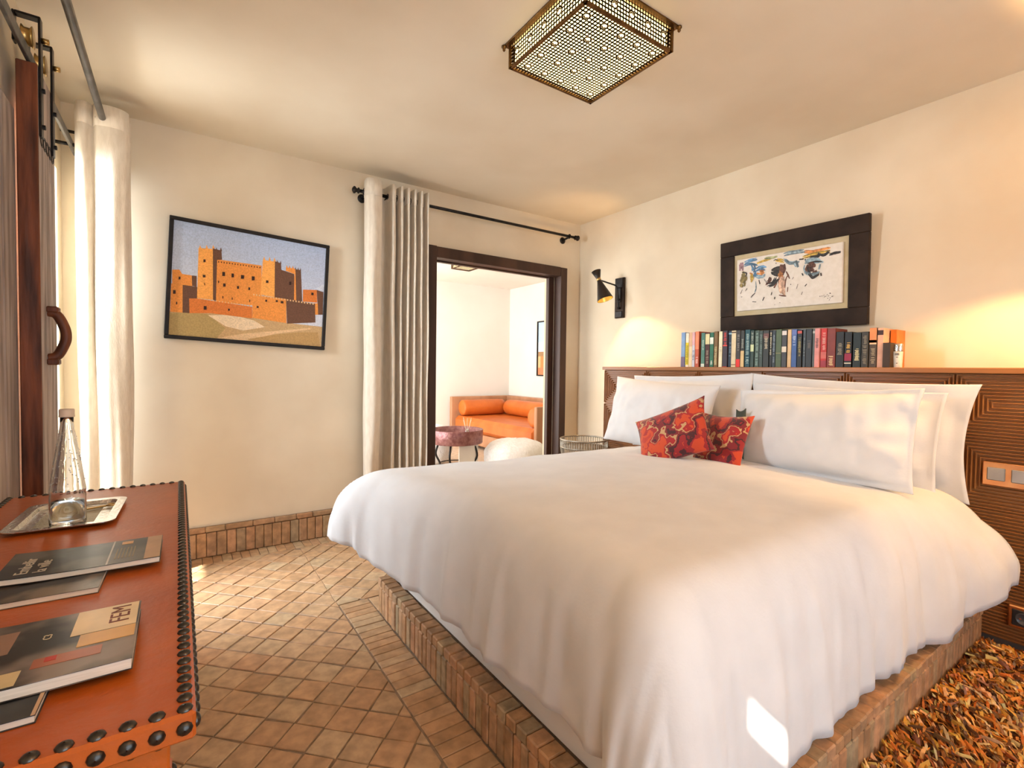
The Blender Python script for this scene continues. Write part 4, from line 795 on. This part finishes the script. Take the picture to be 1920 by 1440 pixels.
for k in range(nT):
    xx = -hw+e+(2*hw-2*e)*k/(nT-1)
    if 0 < k < nT-1: stud(xx, -hl+e, DZ-.0004)
    stud(xx, hl-e, DZ-.0004)
    stud(min(xx, hw-.012), -hl+.0004, DZ-.018, (PI/2, 0, 0))
    if xx < hw-.03 and xx > -hw+.03: stud(xx, -hl+.0504, DZ-.058, (PI/2, 0, 0))
for k in range(12):
    for o_ in (-.012, .012): stud(hw-.05+.0236, -hl+.075+o_, DZ-.125-.024*k, (0, PI/2, 0))
# silver tray, bottle, opener
ty = thing('serving_tray', 'rectangular silver tray with engraved centre under the glass bottle', 'tray', (-3.405, -1.685, DZ), (0, 0, -.03))
def ring_tray(w, h, rim, z0, z1):
    b = MB(); 
    def rr(w, h, r, z, n=6):
        o = []
        for cx, cy, a0 in ((w/2-r, h/2-r, 0), (-w/2+r, h/2-r, PI/2), (-w/2+r, -h/2+r, PI), (w/2-r, -h/2+r, 1.5*PI)):
            for k in range(n+1): th = a0+PI/2*k/n; o.append((cx+r*math.cos(th), cy+r*math.sin(th), z))
        return o
    R = [rr(w, h, .03, z1-.002), rr(w, h, .03, z1), rr(w-2*rim, h-2*rim, .02, z1-.001), rr(w-2*rim-.01, h-2*rim-.01, .018, z0+.002)]
    n = len(R[0]); vs = sum(R, []); fs = []
    for i in range(3):
        for k in range(n): fs.append((i*n+k, i*n+(k+1) % n, (i+1)*n+(k+1) % n, (i+1)*n+k))
    fs.append(tuple(range(3*n, 4*n)))
    U = rr(w, h, .03, z1-.003); V = rr(w-2*rim, h-2*rim, .02, z0); o = len(vs); vs += U+V
    for k in range(n): fs.append((o+k, o+n+k, o+n+(k+1) % n, o+(k+1) % n))
    fs.append(tuple(range(o+n, o+2*n))[::-1])
    return b.add(vs, fs)
ring_tray(.225, .30, .022, .001, .013).build('dish', M_silver, ty)
MB().box(-.062, .062, -.095, .095, .003, .0038, .0004).build('engraving', flat('engraved_silver', (.34, .28, .18), .35, metal=.9, bump=.6, bscale=120), ty)
bo = thing('water_bottle', 'clear glass water bottle with pale screw cap on the silver tray', 'bottle', (-3.398, -1.775, DZ+.0045))
outer = [(.002, 0), (.034, .0), (.0375, .004), (.038, .012), (.0375, .075), (.0365, .082), (.0375, .088), (.038, .092), (.036, .105), (.028, .17), (.020, .222), (.0150, .255), (.0138, .268), (.0138, .292)]
inner = [(max(.0015, r-.0028), z+(.004 if z < .01 else 0)) for r, z in outer][::-1]
MB().lathe(outer+inner, 32, close=False).build('glass_body', M_glass, bo, True)
MB().lathe([(.002, .0045), (.0335, .0045), (.0345, .012), (.0340, .062), (.002, .062)], 28).build('water', M_water, bo, True)
MB().lathe([(.004, .285), (.0165, .285), (.0165, .289), (.0158, .290), (.0162, .303), (.0150, .306), (.004, .306)], 24).build('cap', M_capgold, bo, True)
b = MB(); rr_ = random.Random(3)
for k in range(90):
    th = rr_.uniform(0, 2*PI); z = rr_.uniform(.108, .25); i = next(i for i in range(len(outer)-1) if outer[i][1] <= z <= outer[i+1][1]); r = outer[i][0]+(outer[i+1][0]-outer[i][0])*(z-outer[i][1])/(outer[i+1][1]-outer[i][1])
    b.sphere((r*math.cos(th), r*math.sin(th), z), .0016, 6, 4)
b.build('embossing', M_glass, bo, True)['kind'] = 'stuff'
op = thing('bottle_opener', 'small brass bottle opener lying at the back of the silver tray', 'opener', (-3.352, -1.635, DZ+.006), (0, 0, .35))
MB().box(-.035, .02, -.005, .005, 0, .005, .002).build('shaft', M_brassold, op)
torus((.032, 0, .003), (0, 0, 1), .011, .003, 16, 6).build('ring', M_brassold, op, True)
# magazines
def text(body, size, mat, parent, M, ext=.0003):
    c = bpy.data.curves.new('txt', 'FONT'); c.body = body; c.size = size; c.extrude = ext; c.resolution_u = 2
    o = bpy.data.objects.new('tmp', c); COL.objects.link(o); dg = bpy.context.evaluated_depsgraph_get(); me = bpy.data.meshes.new_from_object(o.evaluated_get(dg)); bpy.data.objects.remove(o)
    me.materials.clear(); me.materials.append(mat); me.transform(M); return link('lettering', me, parent)
def magazine(label, cx, cy, w, h, rz, z, th, mat, group='magazines on the desk', curl=0):
    t = thing('magazine', label, 'magazine', (cx, cy, z), (0, 0, rz), group)
    n = 14
    def sh(z0, z1, w_, h_, m, nm):
        vs = []; fs = []
        for i in range(n+1):
            x = -w_/2+w_*i/n; lift = curl*max(0, (.5-i/n))**2*4
            for (yy, zz) in ((-h_/2, z0), (h_/2, z0), (h_/2, z1), (-h_/2, z1)): vs.append((x, yy, zz+lift*(1 if zz > .0 else 1)))
        for i in range(n):
            for k in range(4): a_ = i*4+k; c_ = i*4+(k+1) % 4; fs.append((a_, c_, c_+4, a_+4))
        fs += [(0, 1, 2, 3)[::-1], tuple(n*4+k for k in range(4))]
        return MB().add(vs, fs).build(nm, m, t)
    sh(0, .0008, w, h, mat, 'back_cover'); sh(.001, th-.0012, w-.003, h-.003, M_paper, 'pages'); sh(th-.001, th, w, h, mat, 'front_cover')
    return t
def mpatch(t, x0, x1, y0, y1, z, hexv, nm='cover_patch'): MB().box(x0, x1, y0, y1, z, z+.0004).build(nm, colmat(hexv, .3), t)
def gloss(name, c1, c2, sc): return pm(name, c1, c2, scale=sc, rough=.30, spec=.28, detail=3, low=.46, high=.62)
mB = magazine('dark photo magazine half hidden under the topmost front-cover magazine', -3.37, -2.255, .185, .12, -.03, DZ+.0005, .011, gloss('cover_dark_b', (.016, .013, .012), (.20, .16, .12), 11))
mA = magazine('black glossy magazine with a beige end strip lying nearest the tray', -3.313, -2.155, .252, .158, -.01, DZ+.0118, .012, gloss('cover_dark_a', (.010, .008, .007), (.09, .08, .065), 9), curl=.004)
mpatch(mA, .098, .125, -.078, .078, .0122, 'b08a64'); mpatch(mA, .052, .072, .045, .065, .0122, 'c89040'); mpatch(mA, .036, .039, -.078, .078, .0122, 'b8b0a8')
RT = Matrix.Rotation(PI/2, 4, 'Z')
text('Embellir', .028, colmat('c8bca8'), mA, Matrix.Translation((-.082, -.062, .0150)) @ RT); text('la ville', .028, colmat('c8bca8'), mA, Matrix.Translation((-.056, -.062, .0143)) @ RT)
b = MB()
for k in range(6): b.box(.047+.006*k, .049+.006*k, -.05, .02, .0122, .0126)
b.build('printed_lines', colmat('8c7c5c'), mA)
mD = magazine('thin black magazine at the front, mostly under the white-titled one', -3.375, -2.655, .16, .11, -.02, DZ+.0005, .010, gloss('cover_dark_d', (.012, .012, .013), (.05, .05, .05), 6))
mpatch(mD, .0755, .0795, -.055, .055, .0102, 'b89878', 'spine_strip')
mC = magazine('thick magazine with cream title corner reading FEM and a portrait', -3.305, -2.565, .195, .198, .0, DZ+.0112, .016, gloss('cover_dark_c', (.020, .016, .014), (.24, .19, .16), 8), curl=.002)
mpatch(mC, .018, .095, .012, .097, .0162, 'd8c094'); mpatch(mC, .03, .095, -.028, .010, .0162, 'c89a50'); mpatch(mC, -.09, -.02, -.095, -.058, .0162, 'd0bc90'); mpatch(mC, -.092, -.045, .0, .07, .0166, '8a6a58')
mpatch(mC, -.012, .06, -.062, -.036, .0162, 'a05c40'); mpatch(mC, .0, .012, -.05, -.038, .0167, 'b02818')
text('FEM', .036, colmat('6a2c1c'), mC, Matrix.Translation((.085, .028, .0168)) @ RT)
text('C3', .014, colmat('c8b898'), mC, Matrix.Translation((-.004, .02, .0168)) @ RT)

# ------------------------------------------------------------------ ceiling lamps
def filigree(w, h, nx, ny, b, P, seed=0):
    # pierced metal sheet: overlapping rings with star rosettes; P maps (u,v) to space
    px = w/nx; py = h/ny; r = px*.56; wd = px*.36
    def ann(cx, cy, R_, wd_, n):
        vs = []; fs = []
        for k in range(n):
            th = 2*PI*k/n; c, s = math.cos(th), math.sin(th)
            vs += [P(cx+(R_-wd_/2)*c, cy+(R_-wd_/2)*s), P(cx+(R_+wd_/2)*c, cy+(R_+wd_/2)*s)]
        for k in range(n): j = (k+1) % n; fs.append((2*k, 2*k+1, 2*j+1, 2*j))
        b.add(vs, fs)
    for i in range(nx):
        for j in range(ny):
            cx = -w/2+px*(i+.5); cy = -h/2+py*(j+.5)
            di, dj = (i % 6)-2.5, (j % 6)-2.5
            if abs(di) < 1 and abs(dj) < 1: continue
            ann(cx, cy, r, wd, 9)
    for i in range(nx//6):
        for j in range(max(1, ny//6)):
            cx = -w/2+px*(i*6+3); cy = -h/2+py*(min(j*6+3, ny/2) if ny < 6 else j*6+3)
            ann(cx, cy, px*.95, wd, 14)
            for k in range(8):
                th = PI*k/8+PI/16; c, s = math.cos(th), math.sin(th); q = wd*.3; R0, R1 = px*.30, px*.95
                vs = [P(cx+R0*c*g-s*q*o_, cy+R0*s*g+c*q*o_) for g, o_ in ((1, 1), (1, -1))]+[P(cx+R1*c-s*q*o_, cy+R1*s+c*q*o_) for o_ in (-1, 1)]
                b.add(vs, [(0, 1, 2, 3)])
def ceiling_lamp(label, c, wd, ht, dmat, watt, nx=30):
    t = thing('ceiling_lamp', label, 'ceiling lamp', c)      # c = centre on the ceiling
    hw = wd/2; e = .012
    b = MB(); b.box(-hw+.014, hw-.014, -hw+.014, hw-.014, -ht+.012, -.004, .002)
    if not watt: b.build('diffuser', dmat, t)
    for sx in ((-1, 1) if watt else ()):
        for sy in (-1, 1):
            bx_, by_ = sx*hw*.45, sy*hw*.45
            MB().lathe([(.006, -.03), (.012, -.03), (.012, -.016), (.006, -.016)], 12, (bx_, by_, 0)).build('bulb_holder', M_bronze, t)
            light('added_warm_light', 'POINT', (c[0]+bx_, c[1]+by_, c[2]-.052), watt, (1, .55, .21), shadow_soft_size=.018)  # warm fill light, only lit in the added lantern
    for s in (-1, 1):
        for k in (0, 1):
            q = (-hw, hw, s*hw-.0 if s < 0 else hw-e, (-hw+e) if s < 0 else hw) if k == 0 else ((-hw if s < 0 else hw-e), (-hw+e if s < 0 else hw), -hw, hw)
            MB().box(*q, -ht-.004, -ht+.006, .001).build('bottom_edge', M_bronze, t)
            fl = .020
            q2 = (-hw-fl, hw+fl, (-hw-fl if s < 0 else hw), (-hw if s < 0 else hw+fl)) if k == 0 else ((-hw-fl if s < 0 else hw), (-hw if s < 0 else hw+fl), -hw, hw)
            MB().box(*q2, -.007, -.0005, .001).build('ceiling_flange', M_bronze, t)
    for sx in (-1, 1):
        for sy in (-1, 1): MB().box(sx*hw-.004, sx*hw+.004, sy*hw-.004, sy*hw+.004, -ht-.002, -.004, .001).build('corner_post', M_bronze, t)
        MB().lathe([(.002, 0), (.011, 0), (.011, .006), (.005, .010), (.007, .016), (.003, .022)], 10, (sx*(hw+.018), sx*-(hw+.018), -.004), Matrix.Rotation(PI, 4, 'X')).build('knob', M_bronze, t, True)
    b = MB(); filigree(wd-.02, wd-.02, nx, nx, b, lambda u, v: (u, v, -ht+.001)); b.build('filigree_base', M_bronze, t)
    ny = max(3, int(nx*ht/wd))
    for k, P in enumerate((lambda u, v: (u, -hw+.001, v-ht/2), lambda u, v: (u, hw-.001, v-ht/2), lambda u, v: (-hw+.001, u, v-ht/2), lambda u, v: (hw-.001, u, v-ht/2))):
        b = MB(); filigree(wd-.012, ht-.012, nx, ny, b, P); b.build('filigree_side', M_bronze, t)
    return t
ceiling_lamp('square pierced brass lantern lamp glowing on the bedroom ceiling', (-1.750, -1.975, H), .468, .10, M_lampdiff, 0)
pl_ = ceiling_lamp('added pierced brass lantern on a rod behind the camera for extra warm light', (-2.30, -4.2, 2.08), .40, .16, M_lampdiff, 23, nx=18)  # unseen lantern added to warm the bed and room
MB().tube([(0, 0, H-2.08), (0, 0, -.02)], .008, 10).build('rod', M_bronze, pl_, True)
MB().lathe([(.004, H-2.08), (.05, H-2.08), (.045, H-2.10), (.004, H-2.105)], 20).build('ceiling_rose', M_bronze, pl_, True)
MB().box(-.2, .2, -.006, .006, -.02, -.008).build('cross_bar', M_bronze, pl_)
ceiling_lamp('small square lit lamp on the living room ceiling seen through the doorway', (-.14, 1.99, H), .26, .10, M_lampliv, 0, nx=18)

# ------------------------------------------------------------------ wall sconces
def sconce(label, y0, sgn, watt_dn, watt_up, hx, lean):
    t = thing('wall_sconce', label, 'wall lamp', (0, y0, 1.80))
    MB().box(-.022, -.001, -.052, .052, -.172, .172, .003).build('back_plate', M_frame2, t)
    for q_ in ((-.045, .045, .085, .168), (-.024, .024, -.04, .084), (-.04, .04, -.168, -.115)): MB().box(-.030, -.0215, *q_, .004).build('face_plate', M_iron, t)
    hy, hz2 = sgn*-.01, .125
    MB().tube(spline([(-.035, sgn*-.01, -.09), (-.045, sgn*-.01, -.02), (-.05, sgn*-.008, .05), (-.065, sgn*-.005, .095), (-.11, sgn*.005, .110), (hx, hy, hz2)], 6), .0065, 8).build('arm', M_iron, t, True)
    for zz in (-.09, -.015): MB().tube([(-.022, sgn*-.01, zz), (-.052, sgn*-.01, zz)], .009, 8).build('arm_clip', M_iron, t, True)
    # head: axis points down, a little to the bed and to the wall
    ax = Vector((lean, -.34*sgn, -1)).normalized(); Q = Vector((0, 0, -1)).rotation_difference(ax).to_matrix().to_4x4(); L_ = (hx, hy, hz2)
    h = MB().lathe([(.016, -.004), (.020, -.02), (.066, -.175), (.067, -.178), (.065, -.178), (.018, -.02), (.014, -.006)], 28, L_, Q, close=False).build('shade', M_shademet, t, True)
    MB().lathe([(.0645, -.1775), (.017, -.022), (.002, -.02)], 28, L_, Q, close=False).build('shade_lining', M_shadein, h, True)
    MB().lathe([(.017, -.006), (.019, -.003), (.019, .010), (.017, .013)], 24, L_, Q, close=False).build('collar', M_brassold, t, True)
    MB().lathe([(.016, .010), (.040, .078), (.038, .078), (.015, .012)], 24, L_, Q, close=False).build('top_cone', M_shademet, t, True)
    bc = Vector(L_)+ax*.105
    MB().sphere(tuple(bc), .024).build('bulb', M_bulb, t, True)
    sp = light('sconce_light', 'SPOT', Vector(L_)+ax*.135+t.location, watt_dn, (1, .58, .23), spot_size=math.radians(96), spot_blend=.35, shadow_soft_size=.02)
    aim(sp, ax)
    up = light('added_uplight', 'SPOT', Vector(L_)-ax*.03+t.location, watt_up, (1, .58, .23), spot_size=math.radians(125), spot_blend=.8, shadow_soft_size=.015)  # upward spot added to warm the ceiling
    aim(up, -ax); return t
sconce('black cone wall lamp with gold inside between the doorway and the headboard', -.535, 1, 30, 6, -.275, .12)
sconce('black cone wall lamp with gold inside above the rug side of the bed', -3.32, -1, 62, 130, -.46, .20)

# ------------------------------------------------------------------ wire bedside table, far side of the bed
nt = thing('wire_side_table', 'round wire drum side table between bed and doorway', 'side table', (-.46, -.60, 0))
R_ = .19
torus((0, 0, .622), (0, 0, 1), R_, .006, 40, 8).build('top_rim', M_wire, nt, True); torus((0, 0, .02), (0, 0, 1), R_*.9, .006, 40, 8).build('base_rim', M_wire, nt, True)
torus((0, 0, .56), (0, 0, 1), R_*.995, .004, 40, 6).build('hoop', M_wire, nt, True)
MB().lathe([(.002, .55), (R_-.006, .55), (R_-.006, .558), (.002, .558)], 36).build('tray_plate', flat('table_top_dark', (.20, .16, .12)), nt, True)
wm = MB().tube([(R_, 0, .622), (R_*.995, 0, .55), (R_*.78, 0, .30), (R_*.9, 0, .02)], .0028, 6).mesh('wire', M_wire, True)
for k in range(60): link('wire', wm, nt, rot=(0, 0, 2*PI*k/60))

# ------------------------------------------------------------------ leather strip rug on the near side of the bed
rg = MB().box(-2.25, -.30, -4.1, -2.945, .001, .016, .006).build('rug', M_rug, label='shaggy rug of tan and orange leather strips beside the bed', cat='rug')
b = MB(); rr_ = random.Random(12)
cols = [hexc(h) for h in ('d79a45', 'c98a3c', 'e0b070', 'b8702c', 'd08838', 'c8a878', '9a5c28', '6a4428', '5a3820', 'e2bd88', 'b87838', 'c67a28', '8c6a58')]
for k in range(12500):
    x = rr_.uniform(-2.22, -.31); y = -2.95-abs(rr_.random())*1.05 if rr_.random() < .75 else rr_.uniform(-4.07, -2.95)
    a_ = rr_.gauss(.75, .55); L_ = rr_.uniform(.034, .078); w = rr_.uniform(.005, .011); up = rr_.uniform(.008, .030); z = .017
    c, s = math.cos(a_), math.sin(a_); b.col = tuple(min(1, v*rr_.uniform(.8, 1.15)) for v in rr_.choice(cols)); tw = rr_.uniform(-.012, .012)
    vs = []
    for q, (d, zz, ww) in enumerate(((0, 0, .6), (L_*.45, up, 1), (L_, up*rr_.uniform(.2, 1.1), .8))):
        vs += [(x+c*d-s*w/2*ww, min(y+s*d+c*w/2*ww, -2.938), z+zz+tw*q*.4), (x+c*d+s*w/2*ww, min(y+s*d-c*w/2*ww, -2.938), z+zz-tw*q*.4)]
    b.add(vs, [(0, 1, 3, 2), (2, 3, 5, 4)])
b.build('leather_strips', M_strip, rg, kind='stuff')

# ------------------------------------------------------------------ living room things
sf = thing('leather_daybed', 'orange leather daybed with wooden ends in the living room corner', 'sofa', (.98, 2.30, 0))
MB().box(-.52, .53, -1.02, 1.13, .05, .22, .01).build('base_frame', M_sofawood, sf)
MB().box(-.54, .44, -1.03, 1.07, .225, .44, .05).build('seat_mattress', M_sofa, sf, False)
MB().box(-.55, .55, -1.10, -1.04, 0, .72, .008).build('end_panel', M_sofawood, sf)
MB().box(-.58, .55, 1.08, 1.15, 0, .735, .008).build('end_panel', M_sofawood, sf)
MB().box(.46, .54, -1.04, 1.08, 0, .735, .008).build('back_panel', M_sofawood, sf)
def bolster(p0, p1, r):
    P0, P1 = Vector(p0), Vector(p1); n = 12; d = P1-P0
    pts = [P0+d*.0, P0+d*.004, P0+d*.02]+[P0+d*(.02+.96*k/n) for k in range(1, n)]+[P0+d*.98, P0+d*.996, P1]
    rr = [r*.5, r*.86, r*.97]+[r*(1+.03*nz(k*.9, r)) for k in range(1, n)]+[r*.97, r*.86, r*.5]
    return MB().tube(pts, rr, 20)
bo_ = bolster((-.47, .955, .565), (.30, .955, .565), .125).build('bolster', M_sofa, sf, True)
bolster((.325, -.74, .565), (.325, .82, .565), .125).build('bolster', M_sofa, sf, True)
bolster((-.47, -.905, .565), (.34, -.905, .565), .125).build('bolster', M_sofa, sf, True)
tb = thing('copper_drum_table', 'round hammered copper drum table on iron legs in the living room', 'table', (-.60, 1.32, 0))
MB().lathe([(.002, .44), (.275, .44), (.278, .50), (.295, .505), (.298, .50), (.292, .36), (.285, .352), (.002, .352)], 40).build('drum', pm('hammered_copper', (.20, .08, .08), (.32, .16, .15), scale=26, rough=.35, metal=.6, bump=.5, bscale=40), tb, True)
for k in range(4):
    a_ = PI/4+k*PI/2; MB().tube(spline([(.20*math.cos(a_), .20*math.sin(a_), .355), (.24*math.cos(a_), .24*math.sin(a_), .22), (.19*math.cos(a_), .19*math.sin(a_), .10), (.25*math.cos(a_), .25*math.sin(a_), .003)], 6), .012, 8).build('leg', M_iron, tb, True)
torus((0, 0, .12), (0, 0, 1), .19, .006, 30, 6).build('leg_ring', M_iron, tb, True)
MB().box(-.05, .19, -.16, -.145, .10, .355, .004).build('leg_panel', M_basewhite, tb)
rd = thing('reed_diffuser', 'little glass jar of pale reed sticks on the copper table', 'reed diffuser', (-.52, 1.22, .442))
MB().lathe([(.002, 0), (.022, 0), (.024, .004), (.024, .045), (.010, .055), (.010, .065), (.012, .068)], 16, close=False).build('jar', M_glass, rd, True)
for k in range(6):
    a_ = k*1.05; MB().tube([(.004*math.cos(a_), .004*math.sin(a_), .01), (.05*math.cos(a_), .05*math.sin(a_), .17+.012*(k % 3))], .0022, 6).build('reed', flat('reed_stick', (.72, .62, .46)), rd)
def pouf(label, c, R0, h, seed):
    b = MB(); n, m = 40, 18; vs = []; fs = []
    for i in range(m+1):
        ph = PI*(i+.02)/(m+.04)
        for k in range(n):
            th = 2*PI*k/n; r = R0*math.sin(ph)**.62*(1+.035*nz(3*math.cos(th)+seed, 3*math.sin(th), 3*math.cos(ph))); z = h/2*(1+.98*math.copysign(abs(math.cos(ph))**.8, -math.cos(ph)))+.012*nz(5*math.cos(th)*math.sin(ph), 5*math.sin(th)*math.sin(ph), seed)*(1 if i > 3 else 0)
            vs.append((r*math.cos(th), r*math.sin(th), max(z, .002)))
    for i in range(m):
        for k in range(n): fs.append((i*n+k, i*n+(k+1) % n, (i+1)*n+(k+1) % n, (i+1)*n+k))
    fs += [tuple(range(n))[::-1], tuple(range(m*n, (m+1)*n))]
    t = thing('pouf', label, 'pouf', c, group='woolly poufs in the living room'); b.add(vs, fs).build('cover', M_fur, t, True)
    MB().lathe([(.002, 0), (.02, 0), (.02, .006), (.002, .008)], 12, (0, 0, h+.004)).build('button', M_fur, t, True); return t
pouf('white woolly pouf in front of the daybed beyond the doorway', (.02, 1.05, 0), .36, .385, 2)
pouf('white woolly pouf behind the copper table at the left door jamb', (-.62, 1.98, 0), .28, .50, 8)
